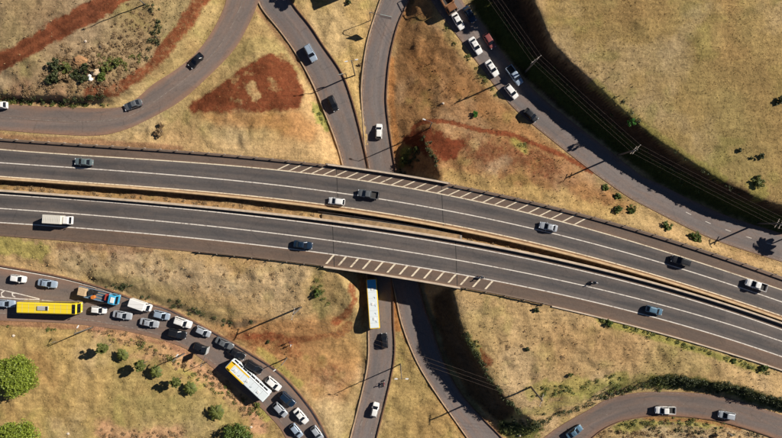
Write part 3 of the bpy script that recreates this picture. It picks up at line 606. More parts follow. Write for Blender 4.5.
# ------------------------------------------------------------ barriers, guard rails and bridges
def barrier(name, f, wd, h, m, label, x0=-330, x1=1119, off=0.0, z=ZH, grp='concrete barriers along the highway', parent=None):
    xs = np.arange(x0, x1, 6.0); P = hp(f, xs, off); rings = []
    for i, p in enumerate(P):
        t = P[min(i+1, len(P)-1)] - P[max(i-1, 0)]; t /= np.linalg.norm(t); n = np.array((-t[1], t[0], 0))
        rings.append([tuple(p + n*a + np.array((0, 0, b))) for a, b in ((-wd*.5, -.02), (wd*.5, -.02), (wd*.42, h*.35), (wd*.26, h), (-wd*.26, h), (-wd*.42, h*.35))])
    o = MB().loft(rings).build(name, m, parent)
    if label: tag(o, label, 'barrier', grp)
    return o
barrier('concrete_barrier', nBar, .62, .95, M_CONCY, 'tan concrete median barrier of the upper carriageway', off=.3)
barrier('concrete_barrier', sBar, .65, .78, M_CONC, 'pale concrete median barrier of the lower carriageway')
def guard_rail(f, x0, x1, label, off=0, h=.75, side=1):
    xs = np.arange(x0, x1, 5.0); P = hp(f, xs, off); c = P[len(P)//2]; root = empty('guard_rail', (c[0], c[1], ZH)); c = np.array((c[0], c[1], ZH)); rings = []
    for i, p in enumerate(P):
        t = P[min(i+1, len(P)-1)] - P[max(i-1, 0)]; t /= np.linalg.norm(t); n = np.array((-t[1], t[0], 0))*side
        rings.append([tuple(p - c + n*a + np.array((0, 0, b))) for a, b in ((-.05, h-.32), (.03, h-.25), (-.05, h-.17), (.03, h-.08), (-.05, h), (-.16, h-.02), (-.16, h-.3))])
    MB().loft(rings).build('rail', M_RAIL, root)
    L_ = np.r_[0, np.cumsum(np.linalg.norm(np.diff(P, axis=0), axis=1))]; n_ = min(100, int(L_[-1]/3.6)); first = None
    for s in np.linspace(1, L_[-1]-1, n_):
        p = [np.interp(s, L_, P[:, k]) for k in range(3)]
        if first is None:
            first = MB().box((0, 0, .3), (.16, .2, .95)).build('post', M_WOOD, root); o = first
        else: o = first.copy(); COL.objects.link(o)
        o.parent = root; o.location = (p[0]-c[0], p[1]-c[1]+.18*side, p[2]-c[2]); o.rotation_euler = (0, 0, -.15)
    tag(root, label, 'guard rail', 'steel guard rails beside the highway')
guard_rail(nGuard, -130, 330, 'long steel guard rail on wooden posts on the upper shoulder left of the bridge')
guard_rail(nGuard, 452, 900, 'long steel guard rail on the upper shoulder right of the bridge')
guard_rail(sEdge, 196, 330, 'short steel guard rail on the lower shoulder left of the bridge', off=-.3, side=-1)
guard_rail(sEdge, 462, 548, 'short steel guard rail on the lower shoulder right of the bridge', off=-.3, side=-1)
xs = np.arange(552, 900, 6.0); P = hp(sEdge, xs, .3); tt = np.gradient(P, axis=0); tt /= np.linalg.norm(tt, axis=1)[:, None]; nn = np.stack([tt[:, 1], -tt[:, 0], tt[:, 2]*0], 1)
kerb('kerb', P, nn, .3, .16, M_CONC, 'pale yellowish kerb along the lower edge of the highway at the right')
def bridge(fa, fb, oa, ob, x0, x1, label, pars):
    xs = np.arange(x0, x1, 4.0); A = hp(fa, xs, oa); B = hp(fb, xs, ob); c = (A[len(A)//2] + B[len(B)//2])/2; c[2] = ZH
    root = empty('road_bridge', tuple(c)); rings = []
    for a, b in zip(A, B):
        a, b = a-c, b-c; rings.append([(a[0], a[1], -.03), (a[0], a[1], -.9), (b[0], b[1], -.9), (b[0], b[1], -.03)])
    MB().loft(rings).build('deck', M_CONCD, root)
    for q in (.12, .37, .63, .88):
        G = A*(1-q)+B*q - c; rings = [[(g[0], g[1]-.35, -.9), (g[0], g[1]-.35, -1.9), (g[0], g[1]+.35, -1.9), (g[0], g[1]+.35, -.9)] for g in G]
        MB().loft(rings).build('girder', M_CONCD, root)
    for (f, off, wd, h, i0, i1) in pars:
        P = hp(f, np.arange(x0+i0, x1-i1, 4.0), off) - c
        MB().loft([[(p[0], p[1]-wd/2, -.02), (p[0], p[1]+wd/2, -.02), (p[0], p[1]+wd/2, h-.04), (p[0], p[1]+wd/2-.04, h), (p[0], p[1]-wd/2+.04, h), (p[0], p[1]-wd/2, h-.04)] for p in P]).build('parapet', M_CONC, root)
    # pier columns stand between the two lower roads
    for q in (.1, .36, .64, .9):
        best = None
        for pxx in np.arange(360, 402, .5):
            py = float(fa(pxx))+oa; py = py + (float(fb(pxx))+ob-py)*q; x, y = unproj(pxx, py, ZH)
            d1 = np.min(np.hypot(ROADS['B']['R'][:, 0]-x, ROADS['B']['R'][:, 1]-y)); d2 = np.min(np.hypot(ROADS['C']['L'][:, 0]-x, ROADS['C']['L'][:, 1]-y))
            sc_ = abs(d1-d2)
            if best is None or sc_ < best[0]: best = (sc_, x, y)
        _, x, y = best; MB().tube([(x-c[0], y-c[1], -ZH-.1), (x-c[0], y-c[1], -1.9)], .4, 12).build('column', M_CONCD, root)
    for e in (0, -1):
        a, b = A[e]-c, B[e]-c; sx = 1 if e == 0 else -1
        MB().loft([[(a[0]+sx*.8, a[1], -3.2), (b[0]+sx*.8, b[1], -3.2), (b[0]+sx*1.6, b[1], -3.2), (a[0]+sx*1.6, a[1], -3.2)], [(a[0]+sx*.8, a[1], -.92), (b[0]+sx*.8, b[1], -.92), (b[0]+sx*1.6, b[1], -.92), (a[0]+sx*1.6, a[1], -.92)]]).build('abutment', M_CONCD, root)
    tag(root, label, 'bridge', 'twin highway bridges over the lower roads')
bridge(nGuard, nBar, -2.2, 1.6, 326, 452, 'upper highway bridge deck with painted bars along its far shoulder', [(nGuard, -.6, .35, .8, 2, 2)])
bridge(sBar, sEdge, -6.0, 1.6, 322, 466, 'lower highway bridge deck with a pale parapet above the white-roofed bus', [(sEdge, .9, .4, .8, 2, 2)])
strip('soil_strip', hp(sBar, np.arange(322, 464, 6.0), -5.6), hp(sBar, np.arange(322, 464, 6.0), -1), mat('soil_on_deck', (.26,.17,.09), .95, var=.45, vscale=1.2), 3, .01)
MB().tube([tuple(p) for p in hp(nBar, np.arange(318, 440, 6.0), 4.6, 6.6)], .11, 6).build('pipe', M_CONC); tag(bpy.data.objects['pipe'], 'thin pale pipe running through the dark gap between the two bridge decks', 'pipe')

# ------------------------------------------------------------ vehicles
def wheels(root, xs, y, r, wd=.2, dual=()):
    for x in xs:
        for s in (-1, 1):
            ww = wd * (2 if x in dual else 1); yy = s * (y - (ww - wd)/2); mb = MB()
            prof = [(-.5, .72), (-.5, .92), (-.4, 1), (.4, 1), (.5, .92), (.5, .72)]
            mb.loft([[(r*q*math.cos(a), ww*p, r*q*math.sin(a)) for a in [2*math.pi*k/18 for k in range(18)]] for p, q in prof])
            w_ = mb.build('wheel', M_RUB, root, True); w_.location = (x, yy, r)
            rm = MB(); rm.loft([[(r*q*math.cos(a), s*ww*p, r*q*math.sin(a)) for a in [2*math.pi*k/12 for k in range(12)]] for p, q in ((.1, .66), (.46, .66), (.52, .5), (.4, .2))])
            rm.build('rim', M_RIM, w_)
def hull(mb, st, mi=0, zf=.55):
    rings = []
    for x, w_, zt, zb in st:
        h = zt - zb
        pts = [(w_*.86, zb), (w_*.97, zb+h*.18), (w_, zb+h*zf), (w_*.965, zt-h*.13), (w_*.86, zt-.015), (w_*.45, zt+.015)]
        rings.append([(x, y, z) for y, z in pts] + [(x, -y, z) for y, z in reversed(pts)])
    mb.loft(rings, mi)
def cabin(mb, b, r, zb, zr, wb, wr, mi=0):
    """b, r: (rear, front) x at belt and at roof"""
    def ring(x0, x1, w_, z, c=.1):
        return [(x1, -w_*.82, z), (x1-c, -w_, z), ((x0+x1)/2, -w_*1.01, z), (x0+c, -w_, z), (x0, -w_*.82, z), (x0-.02, 0, z), (x0, w_*.82, z), (x0+c, w_, z), ((x0+x1)/2, w_*1.01, z), (x1-c, w_, z), (x1, w_*.82, z), (x1+.04, 0, z)]
    L3 = lambda a, c, t: a+(c-a)*t
    rings = [ring(b[0], b[1], wb, zb-.05), ring(b[0], b[1], wb, zb)]
    rings += [ring(L3(b[0], r[0], .9), L3(b[1], r[1], .92), L3(wb, wr, .86), L3(zb, zr, .86)), ring(r[0]+.02, r[1]-.03, wr*.97, zr-.03), ring(r[0]+.16, r[1]-.18, wr*.86, zr), ring(r[0]+.5, r[1]-.5, wr*.5, zr+.02)]
    mb.loft(rings, mi)
def glasshouse(root, b, r, zb, zr, wb, wr, sides=2, rear=True):
    f = lambda x0, x1, t: x0+(x1-x0)*t
    t0, t1 = .04, .88
    X0, X1 = f(b[1], r[1], t0)+.03, f(b[1], r[1], t1)+.0; z0, z1 = f(zb, zr, t0), f(zb, zr, t1)
    y0, y1 = f(wb, wr, t0)*.86, f(wb, wr, t1)*.86
    MB().panel([(X0+.02, -y0, z0), (X0+.02, y0, z0), (X1+.03, y1*.98, z1), (X1+.03, -y1*.98, z1)], .02).build('windshield', M_GLASS, root)
    if rear:
        X0, X1 = f(b[0], r[0], t0), f(b[0], r[0], t1)
        MB().panel([(X0-.02, y0, z0), (X0-.02, -y0, z0), (X1-.03, -y1*.96, z1), (X1-.03, y1*.96, z1)], .02).build('rear_window', M_GLASS, root)
    for s in (-1, 1):
        ya, yb = s*(f(wb, wr, .08)*1.0), s*(f(wb, wr, .8)*1.0)
        xa0, xa1 = f(b[0], r[0], .1)+.16, f(b[1], r[1], .1)-.16; xb0, xb1 = f(b[0], r[0], .82)+.14, f(b[1], r[1], .82)-.14
        za, zb_ = f(zb, zr, .08), f(zb, zr, .8); mb = MB()
        for k in range(sides):
            p, q = k/sides+.015, (k+1)/sides-.015
            P = [(f(xa0, xa1, p), ya, za), (f(xa0, xa1, q), ya, za), (f(xb0, xb1, q), yb, zb_), (f(xb0, xb1, p), yb, zb_)]
            if s > 0: P.reverse()
            mb.panel(P, .018)
        mb.build('side_window', M_GLASS, root)
def lights(root, xf, xr, y, zf, zr, sz=(.14, .34, .16)):
    for s in (-1, 1):
        MB().rbox((xf-.05, s*(y-.16), zf), sz, .03).build('headlight', M_HEAD, root)
        MB().rbox((xr+.05, s*(y-.13), zr), (.12, .24, .18), .03).build('tail_light', M_TAIL, root)
def mirrors(root, x, y, z, m):
    for s in (-1, 1): MB().rbox((x, s*(y+.09), z), (.12, .2, .13), .03).build('mirror', m, root)
def plates(root, xf, xr, z=.5):
    MB().box((xf+.012, 0, z), (.02, .4, .13)).build('number_plate', M_PLATE, root); MB().box((xr-.012, 0, z+.15), (.02, .4, .13)).build('number_plate', M_PLATE, root)
def car_proto(kind):
    root = empty('car'); P = PAINT['white']; mb = MB()
    if kind == 'hatch':
        L, W, b, r, zb, zr, wb, wr = 3.95, .85, (-1.88, 1.02), (-1.42, .25), .92, 1.47, .79, .62
        hull(mb, [(-1.97,.62,.82,.34),(-1.93,.76,.90,.26),(-1.7,.83,.93,.22),(-.9,.85,.94,.2),(.6,.85,.93,.2),(1.1,.845,.90,.2),(1.6,.80,.80,.22),(1.86,.70,.70,.26),(1.97,.52,.60,.32)])
        wx = (-1.2, 1.22)
    elif kind == 'sedan':
        L, W, b, r, zb, zr, wb, wr = 4.45, .87, (-1.62, .98), (-.95, .18), .93, 1.43, .79, .61
        hull(mb, [(-2.22,.60,.84,.36),(-2.17,.76,.93,.28),(-1.8,.84,.97,.24),(-1.3,.87,.96,.2),(.7,.87,.93,.2),(1.2,.86,.90,.2),(1.8,.81,.80,.22),(2.1,.70,.70,.26),(2.22,.50,.60,.32)])
        wx = (-1.35, 1.38)
    elif kind == 'suv':
        L, W, b, r, zb, zr, wb, wr = 4.4, .92, (-2.1, 1.0), (-1.8, .3), 1.08, 1.68, .85, .69
        hull(mb, [(-2.2,.70,.98,.42),(-2.15,.84,1.08,.34),(-1.8,.91,1.10,.3),(.6,.92,1.09,.28),(1.15,.91,1.06,.28),(1.8,.87,.98,.3),(2.1,.78,.86,.34),(2.2,.62,.74,.4)])
        wx = (-1.32, 1.35)
        for s in (-1, 1): pass
    cabin(mb, b, r, zb, zr, wb, wr)
    mb.build('body', P, root, False)
    MB().box((0, 0, .24), (L*.86, W*1.7, .14)).build('chassis', M_CHAS, root)
    glasshouse(root, b, r, zb, zr, wb, wr, 3 if kind == 'suv' else 2)
    rw = .33 if kind == 'suv' else .3; wheels(root, wx, W-.1, rw, .2)
    lights(root, L/2-.03, -L/2+.02, W*.86, zb*.68, zb*.84); mirrors(root, b[1]-.42, W*.93, zb+.06, P); plates(root, L/2, -L/2)
    if kind == 'suv':
        for s in (-1, 1): MB().tube([(-1.5, s*.6, 1.69), (-1.4, s*.6, 1.74), (0, s*.6, 1.75), (.1, s*.6, 1.7)], .02, 6).build('roof_rail', M_TRIM, root)
    return root
def pickup_proto():
    root = empty('pickup_truck'); P = PAINT['white']; mb = MB()
    b, r, zb, zr, wb, wr = (-.75, 1.25), (-.62, .55), 1.12, 1.68, .82, .68
    hull(mb, [(-.72,.88,1.12,.36),(-.5,.9,1.12,.34),(1.2,.9,1.1,.32),(1.9,.86,1.02,.34),(2.3,.78,.9,.38),(2.45,.6,.78,.42)]); cabin(mb, b, r, zb, zr, wb, wr)
    mb.build('body', P, root)
    bd = MB(); bd.box((-1.6, 0, .66), (1.8, 1.76, .1))
    for s in (-1, 1): bd.rbox((-1.6, s*.86, .86), (1.82, .1, .56), .02)
    bd.rbox((-2.5, 0, .86), (.08, 1.8, .56), .02); bd.rbox((-.8, 0, .9), (.07, 1.7, .5), .02); bd.build('bed', P, root)
    MB().box((-1.65, 0, .72), (1.62, 1.58, .03)).build('bed_liner', M_CHAS, root)
    MB().box((0, 0, .38), (4.6, 1.4, .18)).build('chassis', M_CHAS, root)
    glasshouse(root, b, r, zb, zr, wb, wr, 2); wheels(root, (-1.55, 1.5), .8, .36, .22)
    lights(root, 2.42, -2.52, .78, .8, .86); mirrors(root, .85, .86, 1.2, P); plates(root, 2.46, -2.56, .6)
    MB().box((-2.62, 0, .5), (.12, 1.7, .14)).build('bumper', M_TRIM, root)
    return root
def van_proto():
    root = empty('delivery_van'); P = PAINT['white']; mb = MB()
    hull(mb, [(1.1,.9,1.2,.3),(1.6,.9,1.16,.3),(2.2,.84,1.0,.32),(2.45,.7,.82,.36)]); cabin(mb, (.9, 2.15), (.9, 1.55), 1.15, 1.85, .86, .74); mb.build('body', P, root)
    MB().rbox((-.75, 0, 1.32), (3.75, 1.92, 1.66), .08).build('cargo_box', paint('white', ()), root)
    MB().box((-.1, 0, .4), (4.7, 1.4, .2)).build('chassis', M_CHAS, root)
    glasshouse(root, (.95, 2.15), (.95, 1.55), 1.15, 1.85, .86, .74, 1, False)
    wheels(root, (-1.6, 1.55), .82, .34, .2); lights(root, 2.42, -2.62, .8, .72, .7); mirrors(root, 1.75, .9, 1.3, M_TRIM); plates(root, 2.46, -2.63, .5)
    d = MB(); d.panel([(-2.64, .9, .6), (-2.64, .02, .6), (-2.64, .02, 2.0), (-2.64, .9, 2.0)], .02); d.panel([(-2.64, -.02, .6), (-2.64, -.9, .6), (-2.64, -.9, 2.0), (-2.64, -.02, 2.0)], .02); d.build('rear_door', paint('cream', ()), root)
    return root
def cab(root, x, w_, z0, z1, l, m):
    mb = MB(); hh = z1 - z0
    rings = []
    for z, xr, xf, ww in ((z0, x-l/2, x+l/2, w_), (z0+.15, x-l/2, x+l/2+.02, w_), (z0+hh*.5, x-l/2, x+l/2, w_), (z1-.2, x-l/2+.03, x+l/2-.25, w_*.95), (z1-.05, x-l/2+.08, x+l/2-.36, w_*.9), (z1, x-l/2+.2, x+l/2-.5, w_*.78)):
        c = .1; rings.append([(xf, -ww+c, z), (xf-c, -ww, z), (xr+c, -ww, z), (xr, -ww+c, z), (xr, ww-c, z), (xr+c, ww, z), (xf-c, ww, z), (xf, ww-c, z)])
    mb.loft(rings); mb.build('cab', m, root)
    MB().panel([(x+l/2+.01, -w_*.84, z0+hh*.52), (x+l/2+.01, w_*.84, z0+hh*.52), (x+l/2-.22, w_*.82, z1-.24), (x+l/2-.22, -w_*.82, z1-.24)], .02).build('windshield', M_GLASS, root)
    for s in (-1, 1):
        q = [(x-l*.2, s*(w_+.01), z0+hh*.52), (x+l*.38, s*(w_+.01), z0+hh*.52), (x+l*.26, s*(w_*.965+.01), z1-.26), (x-l*.2, s*(w_*.965+.01), z1-.26)]
        if s > 0: q.reverse()
        MB().panel(q, .018).build('side_window', M_GLASS, root)
        MB().rbox((x+l/2-.1, s*(w_+.2), z0+hh*.6), (.1, .2, .4), .03).build('mirror', M_TRIM, root)
        MB().rbox((x+l/2, s*(w_-.25), z0+.25), (.08, .36, .2), .03).build('headlight', M_HEAD, root)
def box_truck():
    root = empty('box_truck'); cab(root, 2.35, .95, .5, 2.15, 1.6, PAINT['white'])
    b = MB(); b.rbox((-.75, 0, 1.65), (4.3, 2.0, 1.9), .06); b.build('cargo_box', paint('cream', ()), root)
    r = MB()
    for k in range(11): r.tube([(-2.75+k*.4, -1.0, 2.56), (-2.75+k*.4, 0, 2.64), (-2.75+k*.4, 1.0, 2.56)], .035, 5)
    r.build('roof_ribs', M_PLATE, root)
    MB().box((0, 0, .55), (5.9, .9, .22)).build('chassis', M_CHAS, root); wheels(root, (-1.7, 2.2), .82, .38, .22, (-1.7,))
    for s in (-1, 1): MB().rbox((-2.92, s*.8, .75), (.08, .25, .15), .02).build('tail_light', M_TAIL, root)
    return root
def flatbed_truck():
    root = empty('flatbed_truck'); cab(root, 4.0, 1.15, .7, 2.75, 1.9, paint('sky blue', ()))
    MB().rbox((4.15, 0, 2.83), (.9, 1.3, .16), .04).build('roof_fairing', paint('white', ()), root)
    MB().box((-.95, 0, 1.2), (7.7, 2.35, .16)).build('flatbed', paint('steel blue', ()), root)
    s_ = MB()
    for s in (-1, 1): s_.box((-.95, s*1.17, 1.42), (7.7, .06, .32))
    s_.box((2.88, 0, 1.75), (.08, 2.3, 1.0)); s_.box((-4.78, 0, 1.42), (.06, 2.3, .32)); s_.build('side_board', PAINT['pale blue'], root)
    MB().box((-.3, 0, .85), (9.2, .9, .3)).build('chassis', M_CHAS, root); wheels(root, (-3.2, -2.1, 3.9), 1.0, .48, .26, (-3.2, -2.1))
    for s in (-1, 1): MB().rbox((-4.82, s*1.0, 1.05), (.08, .3, .16), .02).build('tail_light', M_TAIL, root)
    return root
def dump_truck():
    root = empty('cargo_truck'); cab(root, 3.9, 1.15, .7, 2.7, 1.8, paint('brown', ()))
    MB().box((-.8, 0, 1.15), (7.2, 2.4, .12)).build('load_floor', M_CHAS, root)
    f = MB()
    for s in (-1, 1): f.box((-.8, s*1.2, 2.6), (7.2, .12, .12)); f.box((-.8, s*1.2, 1.6), (7.2, .07, .8))
    for x in (-4.4, 2.8): f.box((x, 0, 2.6), (.12, 2.4, .12)); f.box((x, 0, 1.6), (.07, 2.4, .8))
    for x in (-4.4, -2.6, -.8, 1, 2.8):
        for s in (-1, 1): f.box((x, s*1.2, 1.9), (.1, .1, 1.4))
    f.build('side_frame', paint('amber', ()), root).data.materials[0] = mat('rusty_frame', (.38, .17, .07), .8)
    MB().box((-.3, 0, .85), (8.8, .9, .3)).build('chassis', M_CHAS, root); wheels(root, (-3, -1.9, 3.8), 1.0, .48, .26, (-3, -1.9))
    return root
def city_bus(L, roof, side, endc, rear_frac, label, style):
    root = empty('city_bus'); W = 1.27; Hh = 3.15; h = L/2
    # shell: the roof wraps a little onto the sides
    mb = MB(); mb.rbox((0, 0, 1.72), (L, W*2, 2.8), .14); b = mb.build('body', side, root)
    MB().rbox((0, 0, Hh+.005), (L-.5, W*2-.36, .10), .04).build('roof', roof, root)
    for s in (-1, 1):
        g = MB(); nwin = int(L/1.45)
        for k in range(nwin):
            x0 = -h+.5+k*(L-1.4)/nwin; x1 = x0+(L-1.4)/nwin-.12; q = [(x0, s*(W+.005), 1.55), (x1, s*(W+.005), 1.55), (x1, s*(W+.005), 2.55), (x0, s*(W+.005), 2.55)]
            if s > 0: q.reverse()
            g.panel(q, .02)
        g.build('side_windows', M_GLASS, root)
    MB().panel([(h+.005, -1.1, 1.3), (h+.005, 1.1, 1.3), (h+.005, 1.1, 2.7), (h+.005, -1.1, 2.7)], .03).build('windshield', M_GLASS, root)
    MB().panel([(-h-.005, 1.0, 1.7), (-h-.005, -1.0, 1.7), (-h-.005, -1.0, 2.6), (-h-.005, 1.0, 2.6)], .03).build('rear_window', M_GLASS, root)
    for x in (h*.62, h*-.08): MB().panel([(x-.5, -W-.01, .5), (x+.5, -W-.01, .5), (x+.5, -W-.01, 2.5), (x-.5, -W-.01, 2.5)], .03).build('door', M_TRIM, root)
    wheels(root, (-h*.48, h*.58), 1.08, .48, .26, (-h*.48,)); MB().box((0, 0, .42), (L*.9, 2.1, .3)).build('chassis', M_CHAS, root)
    for s in (-1, 1):
        MB().rbox((h+.01, s*.95, .8), (.06, .36, .2), .03).build('headlight', M_HEAD, root); MB().rbox((-h-.01, s*1.05, 1.0), (.06, .2, .4), .02).build('tail_light', M_TAIL, root)
        MB().rbox((h+.1, s*(W+.12), 2.3), (.12, .2, .45), .03).build('mirror', M_TRIM, root)
    zt = Hh+.06; sm = MB()
    for k in range(1, int(L/1.5)): sm.box((-h+k*1.5, 0, zt-.002), (.05, W*2-.5, .012))
    sm.build('roof_seam', M_PLATE, root)['kind'] = 'stuff'
    if style == 'yellow':
        MB().rbox((-.6, .05, zt+.12), (2.6, 1.0, .26), .06).build('roof_unit', M_PLATE, root); MB().box((.35, .05, zt+.26), (.55, .85, .03)).build('roof_grille', M_TRIM, root)
        MB().panel([(h-.95, -1.08, zt-.02), (h-.12, -1.08, zt-.02), (h-.12, 1.08, zt-.02), (h-.95, 1.08, zt-.02)], .02).build('front_panel', M_GLASS, root)
    if style == 'white':
        MB().box((-h+.78, 0, zt), (1.1, 2.3, .03)).build('roof_end_panel', paint('amber', ()), root)
        for s in (1, -1):
            MB().box((-h*.5+.1, s*1.03, zt), (L*.5-.6, .32, .03)).build('roof_stripe', paint('amber', ()), root)
            MB().box((.3, s*1.19, zt-.03), (L-1.2, .10, .03)).build('roof_gutter', M_TRIM, root)
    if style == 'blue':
        MB().box((h-1.2, 0, zt), (2.1, 2.06, .03)).build('roof_shade_panel', paint('roof shade blue', ()), root)  # bridge shadow on the white roof, painted as a blue panel
        for s in (1, -1): MB().box((.1, s*1.12, zt-.03), (L-.5, .12, .03)).build('roof_stripe', paint('amber', ()), root)
    if style != 'yellow':
        for k in range(3): MB().rbox((-h*.6+k*L*.3, (.1 if k % 2 else -.1), zt+.03), (.7, .6, .1), .03).build('roof_hatch', PAINT['white'], root)
        mk = MB()
        for k in range(5): mk.box((-h*.72+k*L*.16, -.5, zt), (.42, .09, .02)); mk.box((-h*.72+k*L*.16+.2, -.33, zt), (.09, .3, .02))
        mk.build('roof_mark', PAINT['steel blue'], root)
    return tag(root, label, 'bus')
def heading(a): return -rad(a)       # degrees clockwise on the photo -> rotation about z
# kind, px, py, heading, paint, on highway?, label
V = [
 ('sedan',83.5,161.8,184,'green grey',1,'green-grey sedan alone on the upper carriageway at the far left'),
 ('hatch',336.7,201.3,187,'white',1,'white hatchback just left of the dark pickup on the upper carriageway'),
 ('pickup',368,194,188,'grey',1,'dark grey pickup truck with an open bed beside the painted bars of the upper carriageway'),
 ('sedan',548.5,226.8,193,'silver',1,'silver sedan on the upper carriageway near the right end of the painted bars'),
 ('suv',681,261,197,'black',1,'black car on the upper carriageway right of the bridge'),
 ('pickup',756,285,198,'white',1,'white pickup at the right end of the upper carriageway'),
 ('sedan',303,244.8,8,'dark blue',1,'very dark blue sedan on the lower carriageway just before the bridge'),
 ('hatch',654.5,310.5,15,'steel blue',1,'blue-grey hatchback on the lower carriageway right of the bridge'),
 ('hatch',18,278.7,8,'white',0,'white hatchback at the far left of the upper queue lane'),
 ('sedan',47.7,283.5,9,'pale blue',0,'pale blue-silver sedan behind the blue flatbed truck'),
 ('sedan',5.5,303.5,3,'pale blue',0,'silver car cut by the left edge of the picture behind the yellow bus'),
 ('hatch',98.5,310,5,'white',0,'white hatchback directly in front of the yellow bus'),
 ('sedan',122.5,315.2,10,'silver',0,'silver sedan beside the white delivery van'),
 ('sedan',149.5,323,12,'silver',0,'silver sedan in the lower lane in front of the white delivery van'),
 ('hatch',161.3,315.2,14,'pale blue',0,'small pale blue hatchback in front of the white delivery van'),
 ('suv',183,322.4,19,'white',0,'white SUV beside the first black car of the queue'),
 ('suv',177.5,333.6,14,'black',0,'black SUV at the edge of the queue below the white SUV'),
 ('hatch',203,331.6,25,'silver',0,'silver-white hatchback at the kerb in the middle of the queue'),
 ('hatch',201,348.2,24,'black',0,'black hatchback under the overhanging road sign'),
 ('sedan',224.5,343.5,27,'grey',0,'grey sedan with a pale bonnet at the kerb above the tail of the yellow-ended bus'),
 ('sedan',236.5,353.5,28,'black',0,'black sedan just ahead of the grey sedan beside the tail of the yellow-ended bus'),
 ('suv',254,367,32,'black',0,'black SUV beside the middle of the yellow-ended bus'),
 ('hatch',273.5,384,40,'white',0,'white hatchback beside the nose of the yellow-ended bus'),
 ('suv',287.5,399.3,42,'dark blue',0,'dark blue SUV in front of the white hatchback past the yellow-ended bus'),
 ('hatch',280.3,409.8,47,'silver',0,'small silver car in the inner lane ahead of the yellow-ended bus'),
 ('sedan',301,416.3,49,'white',0,'white sedan in the outer lane near the bottom of the queue'),
 ('hatch',296.3,431,51,'pale blue',0,'pale silver hatchback in the inner lane at the bottom of the queue'),
 ('hatch',317,433,54,'silver',0,'silver car in the outer lane at the very bottom of the queue'),
 ('sedan',195.8,60.3,133,'black',0,'black sedan climbing the curved ramp at the top left'),
 ('sedan',133,104.6,160,'grey',0,'dark grey car leaving the curve at the bottom of the top left ramp'),
 ('hatch',-1.5,105,180,'white',0,'car cut by the left edge of the picture on the top left ramp'),
 ('suv',310.5,53,62,'pale blue',0,'silver-blue SUV on the upper left road that dives under the bridge'),
 ('hatch',333,103.3,66,'black',0,'black hatchback nearing the bridge on the left of the two roads above it'),
 ('hatch',379,131.3,272,'white',0,'lone white hatchback above the bridge on the straight road'),
 ('sedan',458,21,60,'white',0,'topmost of the four white cars at the top right, right behind the brown truck'),
 ('sedan',469.5,14,58,'dark blue',0,'dark blue car in the deep shade beside the brown cargo truck'),
 ('hatch',489.5,40.8,58,'dusky red',0,'dark red hatchback in the shade at the top right'),
 ('sedan',475.5,45.7,58,'white',0,'white sedan left of the red hatchback, second of the four white cars'),
 ('sedan',492,68.2,56,'white',0,'white sedan third of the four white cars from the top right'),
 ('pickup',514.5,75.5,54,'pale blue',0,'pale blue pickup in the shade under the utility pole'),
 ('hatch',511.5,91.5,50,'white',0,'white hatchback lowest of the four white cars at the top right'),
 ('hatch',531,115,42,'black',0,'black hatchback leading the line of cars at the top right'),
 ('hatch',384.5,340.8,266,'black',0,'black hatchback below the bridge ahead of the white-roofed bus'),
 ('hatch',375,410,283,'white',0,'white hatchback on the straight road at the bottom centre'),
 ('pickup',665,410.3,181,'white',0,'white pickup on the curved road at the bottom right'),
 ('hatch',727,415.6,190,'silver',0,'silver hatchback on the curved road at the bottom right corner'),
 ('sedan',574.5,432,325,'steel blue',0,'blue sedan at the lower left end of the curved road at the bottom right'),
]
protos = {}
for kind, px_, py_, hd, colr, hw, lab in V:
    zc = .8
    if hw: x, y = unproj(px_, py_, ZH+zc); z = ZH+.002
    else: x, y, z = at(px_, py_, zc); z += .08
    if kind not in protos: protos[kind] = r = car_proto(kind) if kind != 'pickup' else pickup_proto(); r.location = (x, y, z); r.rotation_euler = (0, 0, heading(hd))
    else: r = dup(protos[kind], (x, y, z), heading(hd))
    for c in r.children:
        if c.name.split('.')[0] in ('body', 'bed', 'mirror'): c.material_slots[0].link = 'OBJECT'; c.material_slots[0].material = PAINT[colr]
    if kind == 'pickup' and colr == 'steel blue':
        pass
    s_ = random.uniform(.97, 1.03); r.scale = (s_*random.uniform(.96,1.04), s_, s_*random.uniform(.97,1.06))
    tag(r, lab, 'pickup truck' if kind == 'pickup' else 'car', 'cars on the roads of the interchange')
def place(r, px_, py_, hd, zc, lab=None, cat=None, hw=0):
    if hw: x, y = unproj(px_, py_, ZH+zc); z = ZH+.002
    else: x, y, z = at(px_, py_, zc); z += .08
    r.location = (x, y, z); r.rotation_euler = (0, 0, heading(hd))
    if lab: tag(r, lab, cat)
    return r
place(van_proto(), 139.3, 306, 19, 2.0, 'white box-bodied delivery van in the upper queue lane in front of the blue truck', 'van')
place(box_truck(), 55.5, 219.6, 3.5, 2.2, 'small white truck with a ribbed pale cargo box on the lower carriageway at the left', 'truck', 1)
ft = place(flatbed_truck(), 98, 295.5, 13, 1.6, 'long flatbed truck with a bright blue cab carrying loose cargo in the queue', 'truck')
def on_truck(name, x, y, mb, m, lab, cat):
    a = ft.rotation_euler.z; o = mb.build(name, m); o.location = (ft.location.x+x*math.cos(a)-y*math.sin(a), ft.location.y+x*math.sin(a)+y*math.cos(a), ft.location.z+1.28); o.rotation_euler = (0, 0, a); tag(o, lab, cat); return o
on_truck('crate', -3.6, .1, MB().rbox((0,0,.5),(1.9,1.8,1.0),.08), mat('cardboard_cargo',(.48,.34,.20),.8,var=.3), 'tan boxed load on the rear of the blue flatbed truck', 'crate')
on_truck('tyre_stack', -1.7, .4, MB().tube([(0,0,0),(0,0,.75)],.62,16).tube([(1.0,.2,0),(1.0,.2,.4)],.5,14), M_RUB, 'black pile of tyres in the middle of the blue flatbed truck', 'tyres')
